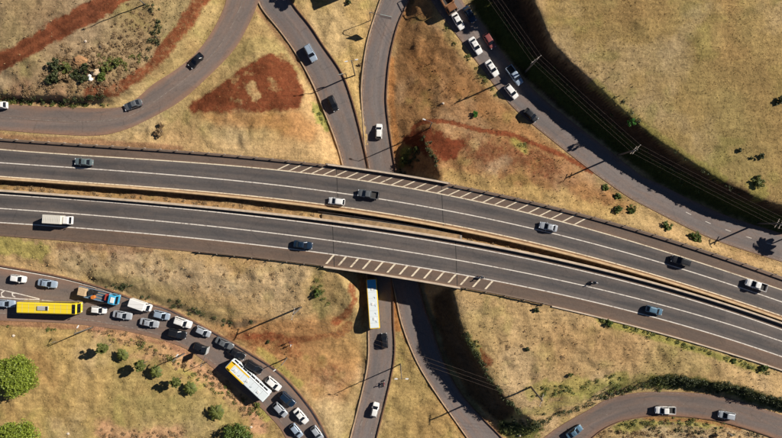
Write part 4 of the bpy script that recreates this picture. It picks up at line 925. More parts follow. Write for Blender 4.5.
on_truck('metal_drum', -.9, -.6, MB().tube([(0,0,0),(0,0,.06),(0,0,.8)],[.42,.46,.44],14), mat('orange_drum',(.55,.17,.03),.5), 'orange drum on the middle of the blue flatbed truck', 'drum')
on_truck('wooden_board', .9, .7, MB().box((0,0,.06),(3.2,.25,.12)).box((0,-.6,.06),(3.0,.2,.12)).box((.1,-1.3,.05),(2.8,.2,.1)), M_WOOD, 'stack of boards lying towards the cab of the blue flatbed truck', 'boards')
on_truck('toolbox', 2.3, .1, MB().rbox((0,0,.4),(.8,1.5,.8),.05), mat('red_box',(.35,.04,.03),.5), 'dark red box right behind the cab of the blue flatbed truck', 'toolbox')
place(dump_truck(), 443.5, -5, 60, 1.6, 'brown cargo truck with a rusty open frame at the top edge above the white cars', 'truck')
place(city_bus(14.0, paint('yellow',()), paint('yellow',()), None, 0, 'long yellow city bus at the left end of the queue', 'yellow'), 46.5, 308.3, 1.5, 3.0)
place(city_bus(12.3, paint('bus white',()), paint('bus white',()), None, 0, 'white city bus with an amber tail and stripe standing diagonally in the queue', 'white'), 247.5, 381, 43, 2.9)
place(city_bus(12.2, paint('bus white',()), paint('amber',()), None, 0, 'white-roofed bus with yellow sides and the bridge shade painted blue on its roof, coming out from under the bridge', 'blue'), 373, 304, 266, 3.1)

# ------------------------------------------------------------ people and motorcycles
def skin_mesh(name, joints, edges, mats, parent, matf, root_i=0):
    me = bpy.data.meshes.new(name); me.from_pydata([j[:3] for j in joints], edges, []); o = bpy.data.objects.new(name, me); COL.objects.link(o)
    o.modifiers.new('skin', 'SKIN'); me.skin_vertices or None
    for i, j in enumerate(joints):
        sv = me.skin_vertices[0].data[i]; r = j[3]; sv.radius = (r, j[4] if len(j) > 4 else r); sv.use_root = (i == root_i)
    s = o.modifiers.new('sub', 'SUBSURF'); s.levels = 1; s.render_levels = 1
    dg = bpy.context.evaluated_depsgraph_get(); dg.update(); m2 = bpy.data.meshes.new_from_object(o.evaluated_get(dg)); bpy.data.objects.remove(o)
    m2.materials.clear(); [m2.materials.append(m) for m in mats]
    for p in m2.polygons: p.use_smooth = True; p.material_index = matf(p.center)
    o = bpy.data.objects.new(name, m2); COL.objects.link(o); o.parent = parent; return o
M_SKIN = mat('skin', (.30, .17, .11), .6); M_HAIR = mat('hair', (.02, .014, .01), .7)
def limb_hand(J, E, wrist, d, side):
    """palm, four fingers and a thumb"""
    base = len(J); w_ = Vector(wrist[:3]); d = Vector(d).normalized(); sv = Vector((0, side, 0)) if abs(d.y) < .9 else Vector((1, 0, 0))
    J.append((*(w_+d*.07), .022, .036)); E.append((wrist[3], base))
    for k, ln in enumerate((.07, .08, .075, .06)):
        b = w_+d*.1+sv.cross(d)*(k-1.5)*.019; J.append((*b, .009)); J.append((*(b+d*ln*.6+sv*-.01), .0085)); J.append((*(b+d*ln+sv*-.03), .007)); n = len(J); E.extend([(base, n-3), (n-3, n-2), (n-2, n-1)])
    b = w_+d*.05+sv.cross(d)*-.035; J.append((*b, .011)); J.append((*(b+d*.04+sv.cross(d)*-.02), .009)); n = len(J); E.extend([(base, n-2), (n-2, n-1)])
def person(label, shirt, trousers, seated=False, helmet=None, group=None):
    root = empty('person'); J = []; E = []
    def j(x, y, z, r, r2=None): J.append((x, y, z, r, r2 or r)); return len(J)-1
    if not seated:
        pel = j(0,0,.93,.13,.11); wa = j(0,0,1.08,.125,.1); ch = j(.01,0,1.30,.15,.11); nk0 = j(0,0,1.46,.07); nk = j(.01,0,1.53,.05); hd0 = j(.03,0,1.60,.075,.065); hd1 = j(.02,0,1.69,.088,.075); hd2 = j(.01,0,1.755,.05)
        legs = [[(.02,.1,.88,.09),(.17,.1,.50,.06),(.10,.1,.09,.04),(.24,.1,.045,.04)],[(-.02,-.1,.88,.09),(-.05,-.1,.48,.06),(-.28,-.1,.13,.04),(-.17,-.1,.045,.035)]]
        arms = [[(0,.2,1.42,.055),(-.14,.25,1.16,.042),(.0,.27,.93,.03)],[(0,-.2,1.42,.055),(.1,-.25,1.15,.042),(.28,-.25,.98,.03)]]
    else:
        pel = j(-.25,0,.88,.13,.12); wa = j(-.2,0,1.03,.125,.1); ch = j(-.1,0,1.24,.15,.11); nk0 = j(-.05,0,1.4,.07); nk = j(-.02,0,1.46,.05); hd0 = j(.01,0,1.53,.075,.065); hd1 = j(.01,0,1.62,.088,.078); hd2 = j(0,0,1.69,.05)
        legs = [[(-.2,s*.11,.85,.09),(.2,s*.22,.72,.062),(.02,s*.2,.36,.042),(.15,s*.2,.31,.038)] for s in (1,-1)]
        arms = [[(-.06,s*.2,1.36,.055),(.12,s*.3,1.14,.042),(.36,s*.3,1.06,.03)] for s in (1,-1)]
    E += [(pel,wa),(wa,ch),(ch,nk0),(nk0,nk),(nk,hd0),(hd0,hd1),(hd1,hd2)]
    h = J[hd0]; ns = j(h[0]+.1,0,h[2]+.045,.012); E.append((hd0,ns))
    for l in legs:
        p = pel
        for q in l: k = j(*q); E.append((p,k)); p = k
    for a, s in zip(arms, (1,-1)):
        p = ch
        for q in a: k = j(*q); E.append((p,k)); p = k
        d = (Vector(a[2][:3])-Vector(a[1][:3])); limb_hand(J, E, (*a[2][:3], p), d, s)
    zt = J[pel][2]; zn = J[nk0][2]+.02; zf = min(q[2] for q in J)+.06
    def mf(c):
        if c.z > zn: return 0
        if abs(c.y) > .2 and c.z < (1.05 if not seated else 1.12) and c.z > .9 and c.x > (-.5 if not seated else .25): return 0
        if c.z < zf+.0: return 3
        return 1 if c.z > zt+.05 else 2
    skin_mesh('body', J, E, [M_SKIN, shirt, trousers, M_TRIM], root, mf, pel)
    hx, hz = J[hd1][0], J[hd1][2]; mb = MB(); R_ = .115 if not helmet else .15
    rings = [[(hx-.01+R_*1.08*math.cos(t)*math.sin(a), R_*.9*math.sin(t)*math.sin(a), hz+.005+R_*math.cos(a)) for t in [2*math.pi*k/14 for k in range(14)]] for a in (.05,.5,1.0,1.45,(1.55 if not helmet else 1.9))]
    mb.loft(rings); mb.build('helmet' if helmet else 'hair', helmet or M_HAIR, root, True)
    ey = MB()
    for s in (-1,1): ey.box((h[0]+.075, s*.03, h[2]+.06), (.02,.022,.014))
    ey.build('eyes', M_HAIR, root)
    return tag(root, label, 'person', group)
def motorcycle(label, col):
    root = empty('motorcycle')
    for x in (-.65,.65):
        mb = MB(); n = 22; rings = []
        for k in range(n):
            a = 2*math.pi*k/n; rings.append([((.25+.055*math.cos(t))*math.cos(a)*1.0+0, .055*math.sin(t), (.25+.055*math.cos(t))*math.sin(a)) for t in [2*math.pi*q/8 for q in range(8)]])
        rings.append(rings[0]); w_ = MB().loft(rings, cap=False).build('wheel', M_RUB, root, True); w_.location = (x, 0, .305)
        sp = MB()
        for k in range(6): a = math.pi*k/6; sp.tube([(-.22*math.cos(a),0,-.22*math.sin(a)),(.22*math.cos(a),0,.22*math.sin(a))],.012,5)
        sp.tube([(0,-.07,0),(0,.07,0)],.05,8); sp.build('rim', M_RIM, w_)
    fr = MB(); fr.tube([(.65,.08,.3),(.42,.07,.95)],.025).tube([(.65,-.08,.3),(.42,-.07,.95)],.025).tube([(.42,0,.85),(0,0,.5),(-.65,.1,.3)],.03).tube([(.42,0,.85),(-.1,0,.72),(-.7,0,.75)],.03); fr.build('frame', M_TRIM, root)
    MB().loft([[(x, y*w_, z0+z*hh) for y, z in ((-1,0),(-1,.6),(-.5,1),(.5,1),(1,.6),(1,0))] for x,w_,z0,hh in ((-.05,.1,.72,.1),(.1,.14,.7,.24),(.3,.13,.72,.24),(.42,.07,.78,.12))]).build('fuel_tank', col, root, True)
    MB().rbox((-.38,0,.78),(.65,.24,.1),.03).build('seat', M_TRIM, root); MB().rbox((.02,0,.45),(.36,.26,.34),.05).build('engine', M_RIM, root)
    MB().tube([(.36,.36,1.03),(.42,.2,1.05),(.42,-.2,1.05),(.36,-.36,1.03)],.018).build('handlebar', M_TRIM, root); MB().rbox((.55,0,.92),(.14,.18,.18),.04).build('headlight', M_HEAD, root)
    MB().tube([(.05,-.16,.32),(-.5,-.18,.34),(-.8,-.18,.4)],.035,8).build('exhaust', M_RIM, root); MB().rbox((-.8,0,.72),(.1,.14,.1),.02).build('tail_light', M_TAIL, root)
    return tag(root, label, 'motorcycle')
M_BL = mat('black_cloth', (.02,.02,.024), .9); M_JE = mat('denim', (.05,.07,.12), .9); M_WH = mat('white_cloth', (.65,.63,.6), .9); M_MA = mat('maroon_cloth', (.13,.02,.03), .9); M_GY = mat('grey_cloth', (.14,.14,.15), .9)
for (px_, py_, hd, hw, colr, sh, hel, l1, l2) in (
  (482,277.2,12,1,'black',M_GY,PAINT['black'],'black motorcycle crossing the painted bars edge of the lower carriageway','rider in a grey jacket and black helmet on the motorcycle beside the painted bars'),
  (595.5,282.5,14,1,'dark blue',M_BL,PAINT['white'],'motorcycle on the lower carriageway right of the bridge','rider with a white helmet on the motorcycle right of the bridge'),
  (384,384,277,0,'red',M_BL,PAINT['red'],'motorcycle on the straight road below the bridge','rider in black on the motorcycle on the straight road below the bridge')):
    mt = place(motorcycle(l1, paint(colr,())), px_, py_, hd, .9, hw=hw); p = person(l2, sh, M_JE, True, hel, 'motorcycle riders'); p.location = mt.location; p.rotation_euler = mt.rotation_euler
for (px_, py_, hd, sh, tr_, lab) in ((290,342.4,200,M_MA,M_BL,'pedestrian in a maroon top walking across the red soil triangle'),(291,345.2,200,M_WH,M_JE,'pedestrian in a white top walking just below the one in maroon')):
    p = person(lab, sh, tr_); x, y, z = at(px_, py_, .8); p.location = (x, y, float(rough_z(np.array(x), np.array(y)))); p.rotation_euler = (0, 0, heading(hd))

# ------------------------------------------------------------ lamps, poles, signs, wires
def gz(x, y): return float(rough_z(np.array(float(x)), np.array(float(y))))
def street_lamp(px_, py_, h, ang, lab, arms=1, al=1.6):
    x, y, z = at(px_, py_); z = gz(x, y); root = empty('street_lamp', (x, y, z), rad(ang))
    MB().tube([(0,0,-.2),(0,0,.9),(0,0,h)],[.17,.15,.09],8).build('pole', M_POLE, root, True)
    for k in range(arms):
        s = 1 if k == 0 else -1
        MB().tube([(0,0,h-.05),(s*al*.5,0,h+.12),(s*al,0,h+.15)],.045,6).build('arm', M_STEEL, root)
        MB().loft([[(s*(al+q),a*w_,h+.13+b) for a,b in ((-1,.0),(-.7,.1),(.7,.1),(1,.0),(.6,-.06),(-.6,-.06))] for q,w_ in ((-.1,.06),(.1,.16),(.55,.14),(.68,.05))]).build('lamp_head', PAINT['white'], root)
    return tag(root, lab, 'street lamp', 'street lamps of the interchange')
street_lamp(144.5,4,8.4,200,'street lamp in the rough grass at the top left beside the red track')
street_lamp(355,75,12,10,'tall double-armed street lamp in the grass wedge above the bridge',2,.9)
street_lamp(429.5,128,7.5,160,'street lamp beside the curving red footpath above the bridge')
street_lamp(287,358,6.5,215,'street lamp at the kerb beside the queue and the red soil triangle')
street_lamp(400.5,364.5,12,0,'tall double-armed street lamp in the grass wedge below the bridge',2,.95)
street_lamp(93,327,7.5,60,'street lamp at the edge of the field below the queue at the left')
street_lamp(184.5,353.5,7.2,50,'street lamp at the edge of the field among the young trees')
def utility_pole(px_, py_, h, ang, lab, arms=2, name='utility_pole'):
    x, y, z = at(px_, py_); z = gz(x, y); root = empty(name, (x, y, z), rad(ang))
    MB().tube([(0,0,-.3),(0,0,h)],[.24,.15],8).build('pole', M_POLE, root, True)
    for k in range(arms):
        zz = h-.25-k*1.3; MB().box((0,.14,zz),(2.8-.5*k,.13,.15)).build('crossarm', M_WOOD, root)
        for q in (-1.25,-.45,.45,1.25):
            if abs(q) < 1.4-.25*k: MB().tube([(q,.14,zz+.07),(q,.14,zz+.16),(q,.14,zz+.3)],[.03,.07,.05],8).build('insulator', PAINT['white'], root)
    tag(root, lab, 'utility pole', 'utility poles'); return root
U1 = utility_pole(525,72.3,10.5,37,'utility pole with crossarms on the shaded verge at the top right')
U2 = utility_pole(618,155,9.8,48,'utility pole with crossarms in the middle of the shaded verge at the right')
U3 = utility_pole(758,223.3,7.8,60,'utility pole at the right edge where the shaded verge ends')
U6 = utility_pole(301,307,9.3,75,'utility pole on the scrubby bank left of the bridge', 1)
U9 = utility_pole(531,387.3,9.5,72,'utility pole on the dry plateau at the bottom right', 1)
def wire(pts, lab, grp, r=.016):
    P = []
    for a, b in zip(pts[:-1], pts[1:]):
        a, b = Vector(a), Vector(b); L_ = (b-a).length
        for k in range(13 if b is not pts[-1] else 14): t = k/13; q = a.lerp(b, t); q.z -= 4*t*(1-t)*L_*.012; P.append(q)
    P.append(Vector(pts[-1])); o = MB().tube(P, r, 4).build('power_line', M_WIRE); tag(o, lab, 'wire', grp)
def armpt(U, q, h): a = U.rotation_euler.z; return (U.location.x+q*math.cos(a)-.14*math.sin(a), U.location.y+q*math.sin(a)+.14*math.cos(a), U.location.z+h)
for q, lab in ((-1.25,'outermost wire of the line over the shaded verge, nearest the road'),(-.45,'second wire from the road of the line over the shaded verge'),(.45,'third wire from the road of the line over the shaded verge'),(1.25,'wire of the line over the shaded verge farthest from the road')):
    a1 = armpt(U1,q,10.5); a2 = armpt(U2,q,9.8); a3 = armpt(U3,q,7.8); off = Vector((-32,46,1)); o2 = Vector((40,-12,0))
    wire([tuple(Vector(a1)+off), a1, a2, a3, tuple(Vector(a3)+o2)], lab, 'wires over the shaded verge')
for q, lab in ((-1.25,'lowest wire crossing from the bank to the plateau below the bridge'),(-.45,'middle wire crossing from the bank to the plateau below the bridge'),(.45,'top wire crossing from the bank to the plateau below the bridge')):
    a1 = armpt(U6,q,9.3); a2 = armpt(U9,q,9.5); wire([tuple(Vector(a1)+Vector((-60,3,2))), a1, a2, tuple(Vector(a2)+Vector((50,-9,-2)))], lab, 'wires crossing below the bridge', .016)
M_SIGN = mat('sign_back', (.6,.6,.6), .5, .4); M_SIGNF = mat('sign_face_green', (.01,.12,.06), .5)
def cantilever(px_, py_, bx0, by0, bx1, by1, h, ph, lab):
    x, y, z = at(px_, py_); z = gz(x, y); root = empty('road_sign', (x, y, z))
    a = Vector((*unproj(bx0, by0, z+h), z+h)) - Vector((x, y, z)); b = Vector((*unproj(bx1, by1, z+h), z+h)) - Vector((x, y, z)); c = (a+b)/2
    MB().tube([(0,0,-.2),(0,0,h-.3),(c.x*.15,c.y*.15,h)],[.13,.11,.09],8).build('post', M_STEEL, root, True)
    MB().tube([(c.x*.1,c.y*.1,h),(c.x,c.y,h)],.07,8).build('arm', M_STEEL, root)
    d = (b-a).normalized(); n = Vector((-d.y,d.x,0))*.04
    def pl(nm, m, o, t): MB().add([a+n*(o-t)+Vector((0,0,-ph/2)), b+n*(o-t)+Vector((0,0,-ph/2)), b+n*(o+t)+Vector((0,0,-ph/2)), a+n*(o+t)+Vector((0,0,-ph/2)), a+n*(o-t)+Vector((0,0,ph/2)), b+n*(o-t)+Vector((0,0,ph/2)), b+n*(o+t)+Vector((0,0,ph/2)), a+n*(o+t)+Vector((0,0,ph/2))], [(3,2,1,0),(4,5,6,7),(0,1,5,4),(1,2,6,5),(2,3,7,6),(3,0,4,7)]).build(nm, m, root)
    pl('panel', M_SIGN, 0, 1); pl('sign_face', M_SIGNF, 1.6, .5)
    tag(root, lab, 'road sign', 'overhanging road signs')
cantilever(370.5,20.5,380.4,15.6,391.6,18,5.4,1.7,'overhanging road sign above the straight road at the top centre')
cantilever(207,361.8,206.8,354,208.6,347.4,4.6,1.9,'overhanging road sign beside the black hatchback of the queue')
cantilever(347,77.5,338.5,75,343,74,3.6,.8,'small overhanging sign at the kerb next to the tall double-armed lamp above the bridge')
def small_sign(px_, py_, h, w_, ang, lab):
    x, y, z = at(px_, py_); z = gz(x, y); r = empty('road_sign', (x, y, z), rad(ang)); MB().tube([(0,0,-.1),(0,0,h)],.04,6).build('post', M_STEEL, r); MB().box((0,.06,h-w_/2),(w_,.03,w_)).build('panel', M_SIGN, r); tag(r, lab, 'road sign', 'small roadside signs')
small_sign(57.5,341,1.8,.7,20,'small signboard on a post at the upper edge of the field at the left')
small_sign(725,431,2.4,1.2,-30,'small roadside signboard below the silver hatchback at the bottom right')
# billboard standing just outside the frame between the two top roads; its shadow falls on the grass wedge
x, y, z = at(375,-14); x2, y2, _ = at(362,-32); bb = empty('billboard', (x, y, z)); dx, dy = x2-x, y2-y; L_ = math.hypot(dx, dy); ang = math.atan2(dy, dx); bb.rotation_euler = (0,0,ang)
MB().box((L_/2,0,7.0),(L_,.3,8.0)).build('panel', M_SIGN, bb)
for q in (.15,.85): MB().tube([(L_*q,0,-.3),(L_*q,0,3.2)],.25,10).build('leg', M_STEEL, bb)
tag(bb, 'large billboard outside the top edge whose dark straight-edged shadow falls on the grass wedge', 'billboard')

# ------------------------------------------------------------ vegetation
def leaf_mat(name, c1, c2, trans=.25):
    m = bpy.data.materials.new(name); m.use_nodes = True; nt = m.node_tree; L = nt.links.new; b = nt.nodes['Principled BSDF']; b.inputs['Roughness'].default_value = .6
    g = N(nt, 'ShaderNodeNewGeometry'); n = N(nt, 'ShaderNodeTexNoise', Scale=1.4, Detail=3.0); L(g.outputs['Position'], n.inputs['Vector'])
    r = N(nt, 'ShaderNodeMapRange'); r.inputs['From Min'].default_value = .32; r.inputs['From Max'].default_value = .68; L(n.outputs[0], r.inputs[0])
    a = N(nt, 'ShaderNodeMath', operation='MULTIPLY_ADD'); L(g.outputs['Random Per Island'], a.inputs[0]); a.inputs[1].default_value = .5; 
    h = N(nt, 'ShaderNodeMath', operation='MULTIPLY'); L(r.outputs[0], h.inputs[0]); h.inputs[1].default_value = .5; L(h.outputs[0], a.inputs[2])
    mx = N(nt, 'ShaderNodeMix', data_type='RGBA'); L(a.outputs[0], mx.inputs['Factor']); mx.inputs['A'].default_value = (*c1, 1); mx.inputs['B'].default_value = (*c2, 1); L(mx.outputs['Result'], b.inputs['Base Color'])
    tr = N(nt, 'ShaderNodeBsdfTranslucent'); L(mx.outputs['Result'], tr.inputs[0]); ms = N(nt, 'ShaderNodeMixShader', Fac=trans); out = nt.nodes['Material Output']
    L(b.outputs[0], ms.inputs[1]); L(tr.outputs[0], ms.inputs[2]); L(ms.outputs[0], out.inputs[0]); return m
LM_BR = leaf_mat('bright_leaves', (.06,.10,.010), (.36,.43,.045)); LM_MID = leaf_mat('mid_green_leaves', (.045,.075,.015), (.17,.24,.04)); LM_YG = leaf_mat('yellow_green_leaves', (.06,.08,.018), (.24,.26,.06))
LM_DK = leaf_mat('dark_scrub_leaves', (.02,.03,.012), (.10,.12,.035)); LM_DRY = leaf_mat('dry_scrub_leaves', (.16,.10,.05), (.42,.29,.15)); LM_GREEN = leaf_mat('fresh_green_leaves', (.02,.11,.015), (.12,.36,.04))
M_BARK = mat('bark', (.12,.085,.055), .9, var=.3)
def leaves(P, size, flat=.4, rs=rng):
    """rhombus leaves at the points P (n,3)"""
    n = len(P); nrm = rs.normal(size=(n,3)); nrm[:, 2] = np.abs(nrm[:, 2])+flat; nrm /= np.linalg.norm(nrm, axis=1)[:, None]
    t = rs.normal(size=(n,3)); t -= (t*nrm).sum(1)[:, None]*nrm; t /= np.linalg.norm(t, axis=1)[:, None]; b = np.cross(nrm, t)
    s = size*rs.uniform(.6,1.4,(n,1)); V_ = np.stack([P-t*s, P-b*s*.5, P+t*s, P+b*s*.5], 1).reshape(-1,3); return V_, np.arange(n*4).reshape(n,4)
def crown_points(r, h, n, clumps, rs, hollow=.55):
    c = rs.normal(size=(clumps,3)); c /= np.linalg.norm(c, axis=1)[:, None]; c *= rs.uniform(hollow,.9,(clumps,1)); k = rs.integers(0, clumps, n); d = rs.normal(size=(n,3)); d /= np.linalg.norm(d, axis=1)[:, None]
    cr = rs.uniform(.16,.30,clumps)[k][:, None]; P = c[k]+d*cr*rs.uniform(.5,1,(n,1))**.5; return P*np.array((r,r,h))
def tree(px_, py_, r, h, trunk, m, lab, name='tree', n=5000, clumps=60, size=.2, cat='tree', grp=None, seed=1, flatten=1.0, ground_px=True):
    rs = np.random.default_rng(seed)
    x, y, z = at(px_, py_, trunk+h*.5 if not ground_px else 0); z = gz(x, y); root = empty(name, (x, y, z))
    c = crown_points(r, h, n, clumps, rs); c[:, 2] += trunk+h*.75; c[:, 2] = np.maximum(c[:, 2], .12); V_, F_ = leaves(c, size, rs=rs); fast_mesh('crown', V_, F_, m, 4, root)
    tb = MB(); tb.tube([(0,0,-.2),(.03,.02,trunk*.6),(0,0,trunk+h*.4)],[.05*r+.06,.04*r+.05,.03*r],8)
    for k in range(5): a = 2.4*k+seed; tb.tube([(0,0,trunk*.8),(math.cos(a)*r*.35,math.sin(a)*r*.35,trunk+h*.5),(math.cos(a)*r*.7,math.sin(a)*r*.7,trunk+h*.8)],[.03*r+.03,.02*r+.02,.012],6)
    tb.build('trunk', M_BARK, root); return tag(root, lab, cat, grp)
tree(27,372.5,4.9,3.2,1.6,LM_BR,'large bright green round tree at the left edge of the field',n=16000,clumps=170,size=.2,seed=3)
tree(29,436,5.3,3.2,1.4,LM_BR,'large bright green tree cut by the bottom left corner',n=16000,clumps=170,size=.2,seed=4)
tree(240.5,435,3.9,2.2,.9,LM_MID,'mid-green spreading tree at the bottom edge beside the queue',n=8000,clumps=80,size=.19,seed=5)
for i,(px_,py_,lab) in enumerate(((111,344.5,'young round-crowned tree uppermost in the row of young trees on the field'),(147.5,361.3,'young round-crowned tree third from the top in the row on the field'),(181.5,377.8,'young round-crowned tree fifth from the top in the row on the field'))):
    tree(px_,py_,1.35,1.25,2.95,LM_YG,lab,'young_tree',n=4200,clumps=34,size=.15,seed=10+i,grp='young trees planted in the field')
def palm(px_, py_, r, h, lab, seed, m=None, name='young_palm', nf=15, off=False, grp='young palms planted in the field'):
    rs = random.Random(seed); x, y, z = at(px_, py_); z = gz(x, y); root = empty(name, (x, y, z)); mb = MB()
    for k in range(nf):
        a = 2*math.pi*k/nf+rs.uniform(-.2,.2); up = rs.uniform(.1,.9); L_ = r*rs.uniform(.8,1.15); pts = []
        for q in range(9):
            t = q/8; pts.append(Vector((math.cos(a)*L_*t, math.sin(a)*L_*t, h+up*L_*(t*1.1-t*t*1.15))))
        sd_ = Vector((-math.sin(a), math.cos(a), 0))
        for q in range(1,9):
            for u in (0,.33,.66):
                p = pts[q-1].lerp(pts[q], u); ln = r*.30*math.sin(math.pi*(.12+.82*(q-1+u)/8)); f = (pts[q]-pts[q-1]).normalized()
                for s in (-1,1): mb.add([p, p+f*.05*r, p+sd_*s*ln+f*ln*.5-Vector((0,0,ln*.3)), p+sd_*s*ln*.6-f*.02*r+f*ln*.15], [(0,1,2,3)])
        mb.tube(pts, .012*r+.008, 4)
    mb.build('crown', m or LM_YG, root); MB().tube([(0,0,-.2),(0,0,h*.6),(0,0,h)],[.14*min(r,1.5),.11*min(r,1.5),.09*min(r,1.5)],8).build('trunk', M_BARK, root); return tag(root, lab, 'palm', grp)
palm(126,353,1.55,1.6,'young palm second from the top in the row on the field',1); palm(159,369.5,1.6,1.6,'young palm fourth from the top in the row on the field',2)
palm(193,386.5,1.7,1.7,'young palm sixth from the top in the row on the field',3); palm(219,409.5,2.0,1.7,'young palm lowest in the row on the field, nearest the amber-tailed bus',4)
palm(803,231,2.5,5.2,'palm standing just outside the right edge of the frame',5,LM_DK,'palm_tree',13,grp=None)
tree(311,-12,2.6,2.0,3.0,LM_DK,'tree just outside the top edge beside the upper left road',n=4000,clumps=22,size=.2,seed=31)
tree(563,-30,4.2,3.4,2.4,LM_DK,'unseen tree added on the hill crest outside the top edge to shade the road',n=6000,clumps=40,size=.25,seed=32)  # hidden tree, put in to cast shade over the top right road
tree(627,124,1.0,1.3,1.4,LM_GREEN,'small bright green tree on the edge of the shaded cut',n=1200,clumps=14,size=.12,seed=34)
shr = [(605.5,188,.9,LM_MID,'uppermost shrub of the cluster between the highway and the right-hand road'),(618,196,1.1,LM_MID,'middle shrub of the cluster between the highway and the right-hand road'),(618,209,1.2,LM_MID,'lower left shrub of the cluster by the upper guard rail'),(630.5,210,1.3,LM_MID,'lower right shrub of the cluster by the upper guard rail'),
 (666,226,1.3,LM_MID,'green shrub above the upper guard rail over the black car'),(694,237,1.65,LM_MID,'largest green shrub above the upper guard rail at the right'),(475,114.6,.9,LM_GREEN,'small green shrub on the brown slope above the bridge'),(763.6,368,1.1,LM_MID,'round shrub at the lower edge of the highway at the far right'),
 (758,182,1.5,LM_YG,'sprawling low shrub on the golden field at the right edge'),(739.5,150,.55,LM_DK,'small dark shrub left of the pair on the golden field'),(761,156,.8,LM_DK,'dark shrub right of the pair on the golden field'),(751,158,.4,LM_DK,'tiny dark shrub between the two dark ones on the golden field'),
 (778,101,1.1,LM_DK,'dark shrub at the right edge high on the golden field'),(160,133,1.3,LM_DRY,'dry grey-brown bush between the ramp and the highway at the left'),(162,126,.8,LM_DRY,'smaller dry bush just above the grey-brown one between ramp and highway'),(417,150,.9,LM_YG,'yellow-green bush on the left bank of the red mound above the bridge'),
 (404,160,1.1,LM_YG,'leafy bush at the foot of the bank beside the bridge'),(527,349,.7,LM_DK,'small dark shrub on the dry plateau, higher one'),(570,375,.7,LM_YG,'small shrub with dark heart on the dry plateau beside the pole'),(536,310,.8,LM_DK,'dark round shrub below the lower guard rail at the left of the pair'),(609,323,1.0,LM_MID,'green shrub below the highway kerb in the middle right'),
 (318,293,1.1,LM_MID,'olive shrub near the bridge end on the left plateau'),(734,361,.7,LM_MID,'small shrub just below the highway kerb'),(258,405,.9,LM_YG,'yellow-green bush at the nose of the amber-tailed bus'),(348,2,.8,LM_DK,'dark shrub at the top edge in the grass wedge'),(360,65,.5,LM_DRY,'small brown bush beside the straight road in the grass wedge'),(268,342,.5,LM_DK,'small dark bush left of the two pedestrians')]
def shrub(px_, py_, r, m, lab, seed, grp='shrubs scattered over the grass', name='shrub'):
    rs = np.random.default_rng(seed); x, y, z = at(px_, py_); z = gz(x, y); c = crown_points(r, r*.6, int(420*r+250), int(8+8*r), rs, .3); c[:, 2] = np.abs(c[:, 2]+r*.35)+.05
    V_, F_ = leaves(c, .10+.05*r, rs=rs); o = fast_mesh(name, V_, F_, m, 4); o.location = (x, y, z); tag(o, lab, 'shrub', grp)
for i, s_ in enumerate(shr): shrub(*s_, 50+i)
pile = [(56,66,1.8,LM_DK,'dark bush at the upper left of the rubbish heap'),(55,78,1.9,LM_DK,'dark bush at the lower left of the rubbish heap'),(68,68,1.5,LM_YG,'green bush in the middle of the rubbish heap'),(66,77,1.6,LM_DRY,'dry brown bush at the foot of the rubbish heap'),(87,68,1.6,LM_DK,'dark bush at the right of the rubbish heap'),(76,74,1.5,LM_DK,'dark bush between the rubbish and the green bush'),(96,66,1.7,LM_DRY,'dry tan bush right of the rubbish heap'),(108,68,1.4,LM_YG,'green bush spreading right of the rubbish heap'),(118,62,1.3,LM_YG,'green bush farthest right of the rubbish heap'),(103,78,1.4,LM_MID,'green bush below the dry tan bush of the rubbish heap'),(84,80,1.3,LM_DK,'dark bush below the white sacks of the rubbish heap')]
for i, s_ in enumerate(pile): shrub(*s_, 150+i, grp='bushes on the rubbish heap')
def lump(px_, py_, d, m, lab, name, seed, cat):
    rs = random.Random(seed); x, y, z = at(px_, py_); z = gz(x, y); rings = []
    for a in (0,.35,.75,1.15,1.45): rings.append([(d[0]*math.cos(a)*math.cos(t)*rs.uniform(.8,1.15), d[1]*math.cos(a)*math.sin(t)*rs.uniform(.8,1.15), d[2]*math.sin(a)*rs.uniform(.85,1.1)) for t in [2*math.pi*k/10 for k in range(10)]])
    o = MB().loft(rings).build(name, m); o.location = (x, y, z-.05); tag(o, lab, cat)
lump(90,76,(.55,.45,.5),PAINT['white'],'upper white sack on the rubbish heap','sack',1,'sack'); lump(91,79.5,(.6,.5,.5),PAINT['white'],'lower white sack on the rubbish heap','sack',2,'sack')
lump(80,61,(2.0,1.3,.9),mat('orange_rubble',(.34,.18,.08),.95,var=.4),'orange mound of rubble at the top of the rubbish heap','rubble_mound',3,'rubble'); lump(96,72,(1.3,1.1,.8),mat('tan_rubble',(.48,.36,.24),.95,var=.4),'tan mound of rubble under the dry bush of the rubbish heap','rubble_mound',4,'rubble')
M_ROCK = mat('pale_rubble', (.5,.42,.34), .9, var=.2)
for i,(px_,py_,lab) in enumerate(((13,336,'pale stone at the upper edge of the field at the far left'),(68,434,'pale stone at the bottom edge of the field'),(251,427,'pale stone among orange litter above the tree at the bottom edge'),(443,3.5 if 0 else 103.5,'pale stone on the brown slope above the bridge'),(85,41,'pale stone above the rubbish heap'),(101,46,'second pale stone above the rubbish heap'),(520,436,'pale boulder among scrub at the bottom edge'))):
    lump(px_,py_,(.4,.32,.3),M_ROCK,lab,'stone',20+i,'stone')

